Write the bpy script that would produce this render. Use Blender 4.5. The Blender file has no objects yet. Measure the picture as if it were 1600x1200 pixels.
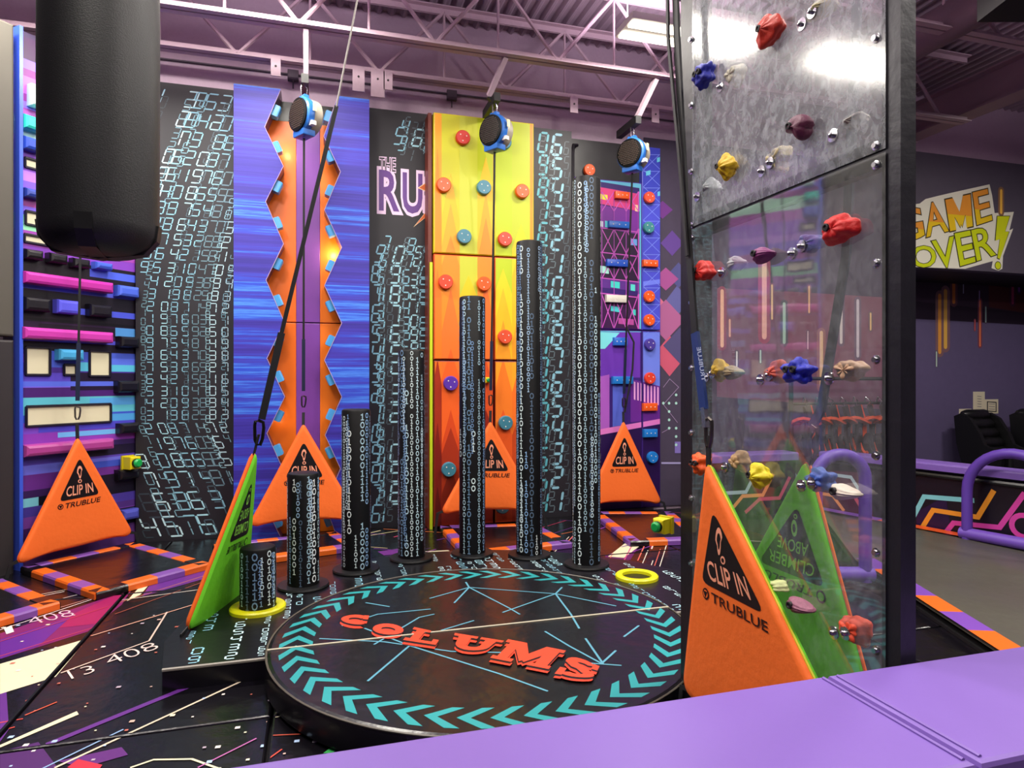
import bpy, math, random
from mathutils import Vector, Matrix
from math import sin, cos, pi, radians
random.seed(7)
C = bpy.context.scene.collection
# ------------------------------------------------------------------ camera
F = 1040.0; CX = 800.0; HY = 595.0; H = 1.7; TH = radians(16.5)
FWD = Vector((sin(TH), cos(TH), 0)); RGT = Vector((cos(TH), -sin(TH), 0)); UP = Vector((0, 0, 1))
CAM = Vector((0, 0, H))
cd = bpy.data.cameras.new('camera'); cam = bpy.data.objects.new('camera', cd); C.objects.link(cam)
cam.location = CAM; cam.rotation_euler = (pi/2, 0, -TH)
cd.sensor_width = 36; cd.lens = 36*F/1600; cd.shift_y = (HY-600)/1600; cd.clip_start = .02
bpy.context.scene.camera = cam
# ------------------------------------------------------------------ world, light, exposure
sc = bpy.context.scene
vs = sc.view_settings
vs.view_transform = 'Standard'; vs.look = 'None'; vs.gamma = 1; vs.use_curve_mapping = False; vs.exposure = -0.42
w = bpy.data.worlds.new('world'); sc.world = w; w.use_nodes = True
w.node_tree.nodes['Background'].inputs[0].default_value = (.5, .42, .55, 1)
w.node_tree.nodes['Background'].inputs[1].default_value = .3
def area(name, loc, sx, sy, power, col=(1, .95, .86), rot=(0, 0, 0)):
    l = bpy.data.lights.new(name, 'AREA'); l.shape = 'RECTANGLE'; l.size = sx; l.size_y = sy; l.energy = power; l.color = col
    o = bpy.data.objects.new(name, l); C.objects.link(o); o.location = loc; o.rotation_euler = rot; return o
FIX = [(3.47, 6.2, 5.36), (-.41, 6.3, 5.5), (-2.5, 6.3, 5.5), (-1.6, 3.2, 5.5), (1.6, 3.4, 5.5), (4.8, 3.2, 5.5), (9.6, 4.6, 5.5), (-.8, .2, 5.5), (2.6, .2, 5.5), (5.2, .2, 5.5)]
for i, (x, y, z) in enumerate(FIX):
    area('ceiling_lamp_light', (x, y, z-.09), .8 if i == 0 else 1.15, .3 if i == 0 else .5, 110 if i == 0 else 165)
    area('deck_fill_uplight', (x, y, z+.05), 1.1, .5, 66, (1, .86, .95), (pi, 0, 0))       # added upward fill that brightens the deck; the housings are closed
area('recess_lamp_light', (7.6, 8.75, 3.27), 2.6, .15, 110, (1, .9, .95))
def spot(name, loc, tgt, power, col, ang=50):
    l = bpy.data.lights.new(name, 'SPOT'); l.energy = power; l.color = col; l.spot_size = radians(ang); l.spot_blend = .6; l.shadow_soft_size = .08
    o = bpy.data.objects.new(name, l); C.objects.link(o); o.location = loc
    o.rotation_euler = (Vector(tgt)-Vector(loc)).to_track_quat('-Z', 'Y').to_euler(); return o
# unseen spots, without fixtures, aimed at the climbing walls
spot('unseen_wall_spot', (-1.5, 3.0, 5.3), (.2, 7.8, 2.6), 170, (1, .93, .8), 70)
spot('unseen_wall_spot', (3.4, 2.6, 5.3), (2.2, 7.8, 2.4), 190, (1, .93, .8), 75)
# ------------------------------------------------------------------ projection helpers: a pixel of the plan sketch to a point on a real plane
def ray(px, py): return FWD + RGT*((px-CX)/F) + UP*((HY-py)/F)
def onplane(px, py, o, n):
    d = ray(px, py); o = Vector(o); n = Vector(n)
    return CAM + d*((o-CAM).dot(n)/d.dot(n))
def oY(px, py, y): return onplane(px, py, (0, y, 0), (0, 1, 0))
def oX(px, py, x): return onplane(px, py, (x, 0, 0), (1, 0, 0))
def oZ(px, py, z): return onplane(px, py, (0, 0, z), (0, 0, 1))
def oD(px, py, d): return CAM + ray(px, py)*d
# ------------------------------------------------------------------ materials
def lin(h):
    h = h.lstrip('#'); r = []
    for i in (0, 2, 4):
        c = int(h[i:i+2], 16)/255; r.append(c/12.92 if c <= .04045 else ((c+.055)/1.055)**2.4)
    return (*r, 1)
MC = {}
def mat(hexc, rough=.45, metal=0, bump=0, bscale=40, spec=.5, emit=0, vary=0):
    k = (hexc, rough, metal, bump, bscale, spec, emit, vary)
    if k in MC: return MC[k]
    m = bpy.data.materials.new('mat_'+hexc.strip('#')); m.use_nodes = True; nt = m.node_tree; b = nt.nodes['Principled BSDF']
    b.inputs['Base Color'].default_value = lin(hexc); b.inputs['Roughness'].default_value = rough; b.inputs['Metallic'].default_value = metal
    b.inputs['Specular IOR Level'].default_value = spec
    if emit: b.inputs['Emission Color'].default_value = lin(hexc); b.inputs['Emission Strength'].default_value = emit
    if bump or vary:
        tc = nt.nodes.new('ShaderNodeTexCoord'); n = nt.nodes.new('ShaderNodeTexNoise'); n.inputs['Scale'].default_value = bscale; n.inputs['Detail'].default_value = 4
        nt.links.new(tc.outputs['Object'], n.inputs['Vector'])
        if bump:
            bp = nt.nodes.new('ShaderNodeBump'); bp.inputs['Strength'].default_value = bump; bp.inputs['Distance'].default_value = .02
            nt.links.new(n.outputs['Fac'], bp.inputs['Height']); nt.links.new(bp.outputs['Normal'], b.inputs['Normal'])
        if vary:
            mx = nt.nodes.new('ShaderNodeMix'); mx.data_type = 'RGBA'; c = lin(hexc)
            mx.inputs[6].default_value = tuple(v*(1-vary) for v in c[:3])+(1,); mx.inputs[7].default_value = tuple(min(1, v*(1+vary)) for v in c[:3])+(1,)
            nt.links.new(n.outputs['Fac'], mx.inputs[0]); nt.links.new(mx.outputs[2], b.inputs['Base Color'])
    MC[k] = m; return m
def ink(h): return mat(h, .38, 0, 0, 40, .4)
def vinyl(h, r=.3): return mat(h, r, 0, .12, 7, .5)
def stripes(name, cols, sx, sz, seed, rough=.35, axis='Z'):
    """printed vinyl with streaks stretched along the panel"""
    m = bpy.data.materials.new(name); m.use_nodes = True; nt = m.node_tree; b = nt.nodes['Principled BSDF']; b.inputs['Roughness'].default_value = rough
    tc = nt.nodes.new('ShaderNodeTexCoord'); mp = nt.nodes.new('ShaderNodeMapping'); mp.inputs['Scale'].default_value = (sx, sx, sz); mp.inputs['Location'].default_value = (seed, 0, seed*1.7)
    n = nt.nodes.new('ShaderNodeTexNoise'); n.inputs['Scale'].default_value = 1; n.inputs['Detail'].default_value = 5; n.inputs['Roughness'].default_value = .75
    n2 = nt.nodes.new('ShaderNodeTexNoise'); n2.inputs['Scale'].default_value = .22; n2.inputs['Detail'].default_value = 1
    r = nt.nodes.new('ShaderNodeValToRGB'); e = r.color_ramp.elements
    while len(e) < len(cols): e.new(.5)
    for i, (p, c) in enumerate(cols): e[i].position = p; e[i].color = lin(c)
    a = nt.nodes.new('ShaderNodeMath'); a.operation = 'ADD'; s = nt.nodes.new('ShaderNodeMath'); s.operation = 'MULTIPLY'; s.inputs[1].default_value = .5
    L = nt.links.new
    L(tc.outputs['Object'], mp.inputs['Vector']); L(mp.outputs[0], n.inputs['Vector']); L(mp.outputs[0], n2.inputs['Vector'])
    L(n.outputs['Fac'], a.inputs[0]); L(n2.outputs['Fac'], a.inputs[1]); L(a.outputs[0], s.inputs[0]); L(s.outputs[0], r.inputs[0]); L(r.outputs[0], b.inputs['Base Color'])
    return m
BLK = vinyl('#0b0a0d', .28); BLKM = mat('#0d0d10', .5); CHR = mat('#c8c8cc', .2, 1); ROPE = mat('#121216', .6)
# ------------------------------------------------------------------ mesh builder
class MB:
    def __init__(s): s.v = []; s.f = []; s.m = []; s.mats = []; s.sm = []
    def mi(s, m):
        if m not in s.mats: s.mats.append(m)
        return s.mats.index(m)
    def poly(s, pts, m, smooth=False):
        b = len(s.v); s.v += [tuple(p) for p in pts]; s.f.append(tuple(range(b, b+len(pts)))); s.m.append(s.mi(m)); s.sm.append(smooth)
    def mesh(s, vs, fs, m, smooth=False):
        b = len(s.v); s.v += [tuple(p) for p in vs]; k = s.mi(m)
        for f in fs: s.f.append(tuple(b+i for i in f)); s.m.append(k); s.sm.append(smooth)
    def box(s, a, b, m):
        x0, y0, z0 = a; x1, y1, z1 = b
        s.obox(Vector(((x0+x1)/2, (y0+y1)/2, (z0+z1)/2)), Vector((1, 0, 0)), Vector((0, 1, 0)), Vector((0, 0, 1)), x1-x0, y1-y0, z1-z0, m)
    def obox(s, c, u, v, n, su, sv, sn, m, bev=0):
        """box on axes u v n; bev rounds the +n face like padding"""
        c = Vector(c); u = u.normalized(); v = v.normalized(); n = n.normalized()
        lay = [(-.5, 0), (.5, 0)] if not bev else [(-.5, 0), (.5-bev/sn, 0), (.5-.3*bev/sn, .3*bev), (.5, bev)]
        vs = []
        for z, ins in lay:
            for a, b in ((-1, -1), (1, -1), (1, 1), (-1, 1)):
                vs.append(c+u*(a*(su/2-ins))+v*(b*(sv/2-ins))+n*(z*sn))
        k = len(lay); fs = [(3, 2, 1, 0), (4*k-4, 4*k-3, 4*k-2, 4*k-1)]
        for i in range(k-1):
            for j in range(4): fs.append((4*i+j, 4*i+(j+1) % 4, 4*i+4+(j+1) % 4, 4*i+4+j))
        s.mesh(vs, fs, m)
    def tube(s, path, r, m, n=8, flat=None, closed=False):
        """round or flat (flat=(w,t,refvec)) sweep along path; r number or list"""
        P = [Vector(p) for p in path]; N = len(P); vs = []; fs = []
        prev = None
        for i, p in enumerate(P):
            if closed: t = (P[(i+1) % N]-P[i-1])
            else: t = P[min(i+1, N-1)]-P[max(i-1, 0)]
            t.normalize()
            ref = Vector(flat[2]) if flat else (prev if prev is not None else (Vector((0, 0, 1)) if abs(t.z) < .9 else Vector((1, 0, 0))))
            a = (ref - t*ref.dot(t)).normalized(); prev = a; b = t.cross(a)
            if flat:
                for x, y in ((-1, -1), (1, -1), (1, 1), (-1, 1)): vs.append(p+b*(x*flat[0]/2)+a*(y*flat[1]/2))
            else:
                rr = r[i] if isinstance(r, (list, tuple)) else r
                for k in range(n): vs.append(p+(a*cos(2*pi*k/n)+b*sin(2*pi*k/n))*rr)
        q = 4 if flat else n
        for i in range(N if closed else N-1):
            j = (i+1) % N
            for k in range(q): fs.append((i*q+k, i*q+(k+1) % q, j*q+(k+1) % q, j*q+k))
        if not closed: fs += [tuple(range(q))[::-1], tuple((N-1)*q+k for k in range(q))]
        s.mesh(vs, fs, m, not flat)
    def lathe(s, c, ax, prof, m, n=24, smooth=True):
        """prof: list of (r, h) along axis ax from c"""
        c = Vector(c); ax = Vector(ax).normalized(); ref = Vector((0, 0, 1)) if abs(ax.z) < .9 else Vector((1, 0, 0))
        a = (ref-ax*ref.dot(ax)).normalized(); b = ax.cross(a); vs = []; fs = []
        for r, h in prof:
            for k in range(n): vs.append(c+ax*h+(a*cos(2*pi*k/n)+b*sin(2*pi*k/n))*r)
        for i in range(len(prof)-1):
            for k in range(n): fs.append((i*n+k, i*n+(k+1) % n, (i+1)*n+(k+1) % n, (i+1)*n+k))
        fs.append(tuple(range(n))[::-1]); fs.append(tuple((len(prof)-1)*n+k for k in range(n)))
        s.mesh(vs, fs, m, smooth)
    def prism(s, pts, d, m, ms=None):
        """polygon pts extruded by vector d; ms side material"""
        P = [Vector(p) for p in pts]; d = Vector(d); n = len(P)
        s.poly(P, m); s.poly([p+d for p in reversed(P)], m)
        for i in range(n): s.poly([P[i], P[i]+d, P[(i+1) % n]+d, P[(i+1) % n]], ms or m)
    def build(s, name, parent=None, label=None, cat=None, group=None, kind=None):
        me = bpy.data.meshes.new(name); me.from_pydata(s.v, [], s.f)
        for m in s.mats: me.materials.append(m)
        me.polygons.foreach_set('material_index', s.m); me.polygons.foreach_set('use_smooth', s.sm); me.update()
        if any(s.sm):
            try: me.set_sharp_from_angle(angle=radians(40))
            except Exception: pass
        o = bpy.data.objects.new(name, me); C.objects.link(o)
        if parent:
            o.parent = parent
            off = Vector((0, 0, 0)); p = parent
            while p: off += p.matrix_parent_inverse.to_translation()+p.location; p = p.parent
            o.matrix_parent_inverse = Matrix.Translation(-off)
        tag(o, label, cat, group, kind); return o
def tag(o, label=None, cat=None, group=None, kind=None):
    if label: o['label'] = label
    if cat: o['category'] = cat
    if group: o['group'] = group
    if kind: o['kind'] = kind
def thing(name, label, cat, loc, group=None):
    o = bpy.data.objects.new(name, None); C.objects.link(o); o.location = loc; o.empty_display_size = .1
    tag(o, label, cat, group); return o
# ------------------------------------------------------------------ flat print laid on a plane
def clip(poly, r):
    for ax, lim, sg in ((0, r[0], 1), (0, r[2], -1), (1, r[1], 1), (1, r[3], -1)):
        out = []
        for i in range(len(poly)):
            a = poly[i-1]; b = poly[i]; ia = (a[ax]-lim)*sg >= 0; ib = (b[ax]-lim)*sg >= 0
            if ia != ib:
                t = (lim-a[ax])/(b[ax]-a[ax]); out.append((a[0]+(b[0]-a[0])*t, a[1]+(b[1]-a[1])*t))
            if ib: out.append(b)
        poly = out
        if len(poly) < 3: return []
    return poly
class Sheet:
    def __init__(s, o, u, v, n): s.o = Vector(o); s.u = Vector(u).normalized(); s.v = Vector(v).normalized(); s.n = Vector(n).normalized(); s.p = []
    def p2(s, px, py):
        q = onplane(px, py, s.o, s.n)-s.o; return (q.dot(s.u), q.dot(s.v))
    def w(s, uv, lift=0): return s.o+s.u*uv[0]+s.v*uv[1]+s.n*lift
    def uv(s, pts, m, l=1): s.p.append((list(pts), m if not isinstance(m, str) else ink(m), l))
    def px(s, pts, m, l=1): s.uv([s.p2(*p) for p in pts], m, l)
    def rect(s, x0, y0, x1, y1, m, l=1): s.uv([(x0, y0), (x1, y0), (x1, y1), (x0, y1)], m, l)
    def line(s, pts, w, m, l=1):
        for a, b in zip(pts, pts[1:]):
            dx, dy = b[0]-a[0], b[1]-a[1]; L = math.hypot(dx, dy) or 1; nx, ny = -dy/L*w/2, dx/L*w/2; ex, ey = dx/L*w*.3, dy/L*w*.3
            s.uv([(a[0]-nx-ex, a[1]-ny-ey), (b[0]-nx+ex, b[1]-ny+ey), (b[0]+nx+ex, b[1]+ny+ey), (a[0]+nx-ex, a[1]+ny-ey)], m, l)
    def pxline(s, pts, w, m, l=1): s.line([s.p2(*p) for p in pts], w, m, l)
    def circ(s, c, r, m, l=1, n=12, ry=None): s.uv([(c[0]+r*cos(2*pi*k/n), c[1]+(ry or r)*sin(2*pi*k/n)) for k in range(n)], m, l)
    def text(s, t, quad, m, l=1, off=0, pxq=True, shear=0, bb=None):
        """quad: BL BR TR TL of the text box, in pixels or uv"""
        vs, fs, box = glyphs(t, off, shear)
        x0, y0, x1, y1 = bb or box
        for f in fs:
            pts = []
            for i in f:
                a = (vs[i][0]-x0)/(x1-x0); b = (vs[i][1]-y0)/(y1-y0)
                q = [(quad[0][k]*(1-a)+quad[1][k]*a)*(1-b)+(quad[3][k]*(1-a)+quad[2][k]*a)*b for k in (0, 1)]
                pts.append(s.p2(*q) if pxq else tuple(q))
            s.uv(pts, m, l)
    def build(s, name, parent, rect=None, eps=.0012, **k):
        b = MB()
        for i_, (pts, m, l) in enumerate(s.p):
            l += (i_ % 16)*.055      # keeps overlapping ink of one layer from lying exactly in one plane
            q = clip(pts, rect) if rect else pts
            if len(q) < 3: continue
            ar = sum(q[i-1][0]*q[i][1]-q[i][0]*q[i-1][1] for i in range(len(q)))
            if abs(ar) < 1e-7: continue
            if (ar > 0) != (s.u.cross(s.v).dot(s.n) > 0): q = q[::-1]
            b.poly([s.w(x, l*eps) for x in q], m)
        if b.f: return b.build(name, parent, **k)
def _arc(cx, cy, ro, ri, a0, a1, n=14, ky=1):
    o = []
    for k in range(n):
        p, q = radians(a0+(a1-a0)*k/n), radians(a0+(a1-a0)*(k+1)/n)
        o.append([(cx+ro*cos(p), cy+ro*sin(p)*ky), (cx+ro*cos(q), cy+ro*sin(q)*ky), (cx+ri*cos(q), cy+ri*sin(q)*ky*.8), (cx+ri*cos(p), cy+ri*sin(p)*ky*.8)])
    return o
def _rc(*r): return [(r[0], r[1]), (r[2], r[1]), (r[2], r[3]), (r[0], r[3])]
SLAB = {'C': _arc(.5, .5, .5, .24, 42, 318)+[_rc(.74, .6, .93, .98)], 'O': _arc(.5, .5, .52, .24, 0, 360, 20),
 'L': [_rc(.15, 0, .42, 1), _rc(0, 0, 1, .2), _rc(.82, 0, 1, .42), _rc(0, .84, .58, 1)],
 'U': [_rc(.1, .34, .36, 1), _rc(.66, .34, .88, 1), _rc(0, .85, .48, 1), _rc(.54, .85, 1, 1)]+_arc(.49, .36, .39, .15, 180, 360, 10, .92),
 'M': [_rc(.08, 0, .25, 1), _rc(.72, 0, .93, 1), [(.1, 1), (.33, 1), (.58, .3), (.46, .1)], [(.9, 1), (.67, 1), (.42, .3), (.54, .1)], _rc(0, 0, .36, .15), _rc(.62, 0, 1, .15), _rc(0, .86, .3, 1), _rc(.7, .86, 1, 1)],
 'N': [_rc(0, 0, .27, 1), _rc(.73, 0, 1, 1), [(0, 1), (.3, 1), (.58, .35), (.46, .05)], [(1, 1), (.7, 1), (.42, .35), (.54, .05)]],
 'S': _arc(.5, .73, .42, .16, 30, 200, 9, .64)+_arc(.5, .27, .42, .16, -150, 20, 9, .64)+[[(.1, .66), (.3, .5), (.92, .3), (.7, .5)], [(.08, .72), (.34, .78), (.9, .38), (.62, .3)], _rc(.76, .66, .92, .98), _rc(.08, .02, .24, .36)]}
def slab_text(S, t, q, m, l):
    for f in SLAB[t]:
        S.uv([S.p2(*[(q[0][k]*(1-a)+q[1][k]*a)*(1-b)+(q[3][k]*(1-a)+q[2][k]*a)*b for k in (0, 1)]) for a, b in f], m, l)
GC = {}
def glyphs(t, off=0, shear=0):
    k = (t, off, shear)
    if k in GC: return GC[k]
    cu = bpy.data.curves.new('letters', 'FONT'); cu.body = t; cu.offset = off; cu.shear = shear; cu.resolution_u = 3
    o = bpy.data.objects.new('letters', cu); C.objects.link(o); bpy.context.view_layer.update()
    me = bpy.data.meshes.new_from_object(o.evaluated_get(bpy.context.evaluated_depsgraph_get()))
    vs = [tuple(v.co) for v in me.vertices]; fs = [tuple(p.vertices) for p in me.polygons]
    bpy.data.objects.remove(o); bpy.data.curves.remove(cu); bpy.data.meshes.remove(me)
    GC[k] = (vs, fs, (min(v[0] for v in vs), min(v[1] for v in vs), max(v[0] for v in vs), max(v[1] for v in vs))); return GC[k]
SEG = {0: 'abcdef', 1: 'bc', 2: 'abged', 3: 'abgcd', 4: 'fgbc', 5: 'afgcd', 6: 'afgedc', 7: 'abc', 8: 'abcdefg', 9: 'abcdfg'}
def seg(s, d, x, y, w, h, m, l=1, sl=.15, th=.16, ax=(1, 0), ay=(0, 1)):
    t = th*w; g = t*.25
    def bar(x0, y0, x1, y1):
        dx, dy = x1-x0, y1-y0; L = math.hypot(dx, dy); ux, uy = dx/L, dy/L; nx, ny = -uy*t/2, ux*t/2; k = t*.5
        a = (x0+ux*g, y0+uy*g); b = (x1-ux*g, y1-uy*g)
        return [a, (a[0]+ux*k+nx, a[1]+uy*k+ny), (b[0]-ux*k+nx, b[1]-uy*k+ny), b, (b[0]-ux*k-nx, b[1]-uy*k-ny), (a[0]+ux*k-nx, a[1]+uy*k-ny)]
    E = {'a': (0, h, w, h), 'b': (w, h/2, w, h), 'c': (w, 0, w, h/2), 'd': (0, 0, w, 0), 'e': (0, 0, 0, h/2), 'f': (0, h/2, 0, h), 'g': (0, h/2, w, h/2)}
    for c in SEG[d]:
        s.uv([(x+(p[0]+sl*p[1])*ax[0]+p[1]*ay[0], y+(p[0]+sl*p[1])*ax[1]+p[1]*ay[1]) for p in bar(*E[c])], m, l)
# ================================================================== SETTING
YB = 8.12                                    # building wall
PAINT = mat('#bca4b8', .8, 0, .1, 30, .2, 0, .06)
XL, XR, YF, ZC = -9.0, 13.0, -4.5, 6.15
def slab(name, a, b, m): bb = MB(); bb.box(a, b, m); return bb.build(name, kind='structure')
slab('floor', (XL, YF, -.25), (XR, 10.2, -.055), mat('#17141b', .5, 0, .1, 20))
slab('wall_back', (-6, YB, -.05), (oY(1400, 300, YB).x, YB+.15, ZC), PAINT)
slab('wall_left', (XL-.15, YF, -.05), (XL, 10.2, ZC), mat('#6b5a78', .8))
slab('wall_right', (XR, YF, -.05), (XR+.15, 10.2, ZC), mat('#6b5a78', .8))
slab('wall_front', (XL, YF-.15, -.05), (XR, YF, ZC), mat('#5a4c66', .8))
slab('wall_rear', (XL, 10.05, -.05), (XR, 10.2, ZC), mat('#4b4356', .8))
b = MB()                                     # corrugated steel deck, flutes run front to back
P = .15; xs = []; x = XL
DK = mat('#a08c9c', .7, 0, .1, 30)
while x < XR:
    for dx, z in ((0, 0), (.035, .045), (.085, .045), (.12, 0)): xs.append((x+dx, ZC-.045+z))
    x += P
vs = [(x, y, z) for x, z in xs for y in (YF, 10.2)]
b.mesh(vs, [(2*i, 2*i+1, 2*i+3, 2*i+2) for i in range(len(xs)-1)], DK)
b.box((XL, YF, ZC+.01), (XR, 10.2, ZC+.1), DK)
b.build('ceiling', kind='structure')
# --- joists -------------------------------------------------------
STEEL = mat('#c0a6b4', .55, 0, .1, 30, .4, 0, .06)
def truss(y, zb, zt, x0, x1, step, label, ph=0):
    t = thing('roof_joist', label, 'roof truss', (x0, y, zb), 'open web joists under the roof deck')
    for z in (zb, zt):
        c = MB()
        for s in (-1, 1): c.box((x0, y+s*.045-.035, z-.005), (x1, y+s*.045+.035, z+.008), STEEL); c.box((x0, y+s*.012-.005, z), (x1, y+s*.012+.005, z+(.07 if z == zb else -.07)), STEEL)
        c.build('bottom_chord' if z == zb else 'top_chord', t)
    n = int((x1-x0)/step)
    for i in range(n):
        a = x0+ph+i*step; c = MB(); c.tube([(a, y, zb+.03), (a+step/2, y, zt-.03), ], .022, STEEL, 6); c.build('web', t)
        c = MB(); c.tube([(a+step/2, y, zt-.03), (a+step, y, zb+.03)], .022, STEEL, 6); c.build('web', t)
        c = MB(); c.tube([(a+step/2, y, zt-.03), (a+step/2, y, zb+.03)], .014, STEEL, 6); c.build('web_post', t)
truss(6.85, 5.17, 6.04, -4.2, 8.4, 1.35, 'mauve open web roof joist that carries the arms of the belay drums')
truss(7.68, 5.17, 6.04, -4.2, 8.4, 1.5, 'mauve open web roof joist right against the back wall', .4)
truss(5.3, 5.3, 6.04, -4.2, 8.4, 1.6, 'mauve roof joist nearest the camera, cut by the top of the picture')
# purlin seat plates that hang under the joist by the wall
for i, (px, py, s) in enumerate(((431, 92, 1), (606, 113, 1), (896, 150, 1), (1023, 166, 1), (560, 118, 1.3), (590, 122, 1.5))):
    p = oY(px, py, 7.6); b = MB(); b.box((p.x-.05*s, 7.575, 5.165-.19*s), (p.x+.05*s, 7.59, 5.18), STEEL)
    b.lathe((p.x, 7.575, 5.08), (0, -1, 0), [(.012, 0), (.012, .006)], mat('#2a2226', .6), 8)
    b.build('joist_bracket', label=('small bolt plate under the joist, ' + ['above the left edge of the blue zigzag wall', 'above the dark wall left of the purple letters', 'above the digits right of the yellow wall', 'rightmost, beside the dark climbing frame', 'left one of the pair above the blue zigzag wall', 'right one of the pair above the blue zigzag wall'][i]), cat='bracket', group='plates under the wall joist')
c = MB(); cn = mat('#4e4250', .6)
c.tube([oY(240, 90, YB-.02), oY(1075, 192, YB-.02)], .012, cn, 6); cd_ = c.build('conduit', label='thin dark conduit running along the mauve wall above the murals', cat='conduit')
for i, px in enumerate((458, 706)):
    p = oY(px, 118 if i == 0 else 149, YB-.03); b = MB(); b.obox(p, Vector((1, 0, 0)), Vector((0, 0, 1)), Vector((0, -1, 0)), .12, .12, .06, cn, .01); b.tube([p-Vector((0, 0, .05)), p-Vector((0, 0, .15))], .008, cn, 6); b.build('junction_box', cd_)
# beams on the right under the roof
bm = mat('#a88c9c', .6, 0, .1, 20)
b = MB(); b.box((8.5, -2, 5.32), (8.55, YB, 5.75), bm); b.box((8.38, -2, 5.30), (8.68, YB, 5.325), bm); b.box((8.38, -2, 5.74), (8.68, YB, 5.76), bm); b.build('steel_beam', label='long mauve steel beam at upper right running to the back wall', cat='beam')
b = MB(); b.tube([(6.35, -2, 5.45), (6.35, 7.9, 5.45)], .2, mat('#7d6474', .6), 16); b.build('air_duct', label='round mauve duct beside the top of the dark post', cat='duct')
p = oD(1606, -12, 5.2); b = MB(); b.obox(p, RGT, FWD, UP, .5, .42, .24, mat('#0c0c0e', .5), .02); b.obox(p-FWD*.22, RGT, UP, -FWD, .42, .16, .02, mat('#151518', .7)); b.tube([p+UP*.1, (p.x, p.y, 6.1)], .02, BLKM); b.build('loudspeaker', label='black loudspeaker box at the top right corner', cat='loudspeaker')
# --- ceiling lights ------------------------------------------------
LT = mat('#fff6e2', .4, 0, 0, 40, .5, 7); LW = mat('#d8d4d0', .5)
for i, (x, y, z) in enumerate(FIX):
    vis = i == 0
    t = thing('ceiling_light', 'double row ceiling light shining beside the tall dark frame' if vis else 'ceiling light glaring behind the hazy upper clear sheet' if i == 10 else 'white high bay ceiling light outside the picture', 'ceiling light', (x, y, z), 'high bay ceiling lights')
    b = MB(); hw_ = .44 if i == 0 else .62; hd_ = .2 if i == 0 else .3; b.box((x-hw_, y-hd_, z-.05), (x+hw_, y+hd_, z+.02), LW); b.build('housing', t)
    for k in (-1, 1):
        b = MB(); b.box((x-hw_+.02, y+k*hd_*.55-hd_*.3, z-.07), (x+hw_-.02, y+k*hd_*.55+hd_*.3, z-.051), LT); b.build('tube_row', t)
    b = MB(); b.tube([(x-.4, y, z+.02), (x-.4, y, 6.1)], .006, LW, 5); b.tube([(x+.4, y, z+.02), (x+.4, y, 6.1)], .006, LW, 5); b.build('cable', t)
# ================================================================== CODE WALLS
def code_wall(name, px0, px1, y, ztop, label):
    a = oY(px0, 500, y).x; c = oY(px1, 500, y).x
    b = MB(); b.box((a, y, -.02), (c, YB-.005, ztop), mat('#1e1c24', .5, 0, .05, 12))
    return b.build(name, label=label, cat='wall panel'), a, c
CY = 7.85; ZT = 4.88
def wallsheet(y, x0=0): return Sheet((x0, y, 0), (1, 0, 0), (0, 0, 1), (0, -1, 0))
CI = ['#a9dbe8', '#8cc4d8', '#c4e6ee', '#6d8f9c', '#4e6470', '#3a4650']
def digit_cols(s, x0, x1, z0, z1, ww, hh, step, lean, scale, cols=CI, l=1, th=.14, dens=1, up=True, skipbox=None):
    x = x0-1.2; k = 0
    while x < x1+1.2:
        z = z0; d = random.randint(0, 9); c = random.choice(cols[:3]); fade = random.random() < .3; cc = random.choice(cols[3:]) if fade else c
        end = z0+(z1-z0)*(random.uniform(.5, 1) if random.random() < .15 else 1)
        st = z0+(z1-z0)*(random.uniform(0, .3) if random.random() < .12 else 0)
        while z < z1:
            sc_ = scale(z); sl = lean(z+.01)-lean(z-.01); sl /= .02
            xx = x+lean(z); h = hh*sc_
            if x0 < xx < x1-ww*sc_ and st <= z <= end and z+h < z1:
                if not (skipbox and skipbox[0]-ww < xx < skipbox[2] and skipbox[1]-h < z < skipbox[3]):
                    seg(s, d, xx, z, ww*sc_, h, cc, l, sl, th)
            d = (d+1) % 10; z += h*1.32
        x += step*(.7+.6*random.random()); k += 1
o, a, c = code_wall('code_wall', 212, 366, CY, ZT, 'dark wall panel covered in slanting pale blue digits left of the blue zigzag wall')
s = wallsheet(CY)
lean = lambda z: (.10*max(0, z-2.4)**1.5) - .30*max(0, 1.15-z)*-1*-1 if z > 1.15 else -.34*(z-1.15)
lean = lambda z: .17*max(0, z-2.4)**1.45 if z > 1.15 else .38*(1.15-z)
scl = lambda z: 1.08+.36*max(0, z-2.4)+1.0*max(0, 1.3-z)
digit_cols(s, a+.02, c, .04, ZT-.02, .054, .09, .108, lean, scl)
digit_cols(s, a+.02, c, .04, ZT-.02, .036, .066, .2, lean, scl, ['#86b6c6', '#9ccad6', '#7aa6b6', '#45545e', '#39454e', '#4e6470'], 2)
s.build('digit_print', o, kind='stuff')
def dcol(s, px, y0, y1, w_, h_, c, l=1, th=.2, lean=None, sl=.15, skip=None, gap=1.25):
    x, zt_ = s.p2(px, y0); _, zb_ = s.p2(px, y1); z = max(zb_, .06); d = random.randint(0, 9)
    while z+h_ < min(zt_, ZT-.05):
        xx = x+(lean(z) if lean else 0); k = sl+((lean(z+.05)-lean(z))/.05 if lean else 0)
        if not (skip and skip[1]-h_ < z < skip[3] and skip[0]-w_ < xx < skip[2]): seg(s, d, xx, z, w_, h_, c, l, k, th)
        d = (d+1) % 10; z += h_*gap
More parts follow.
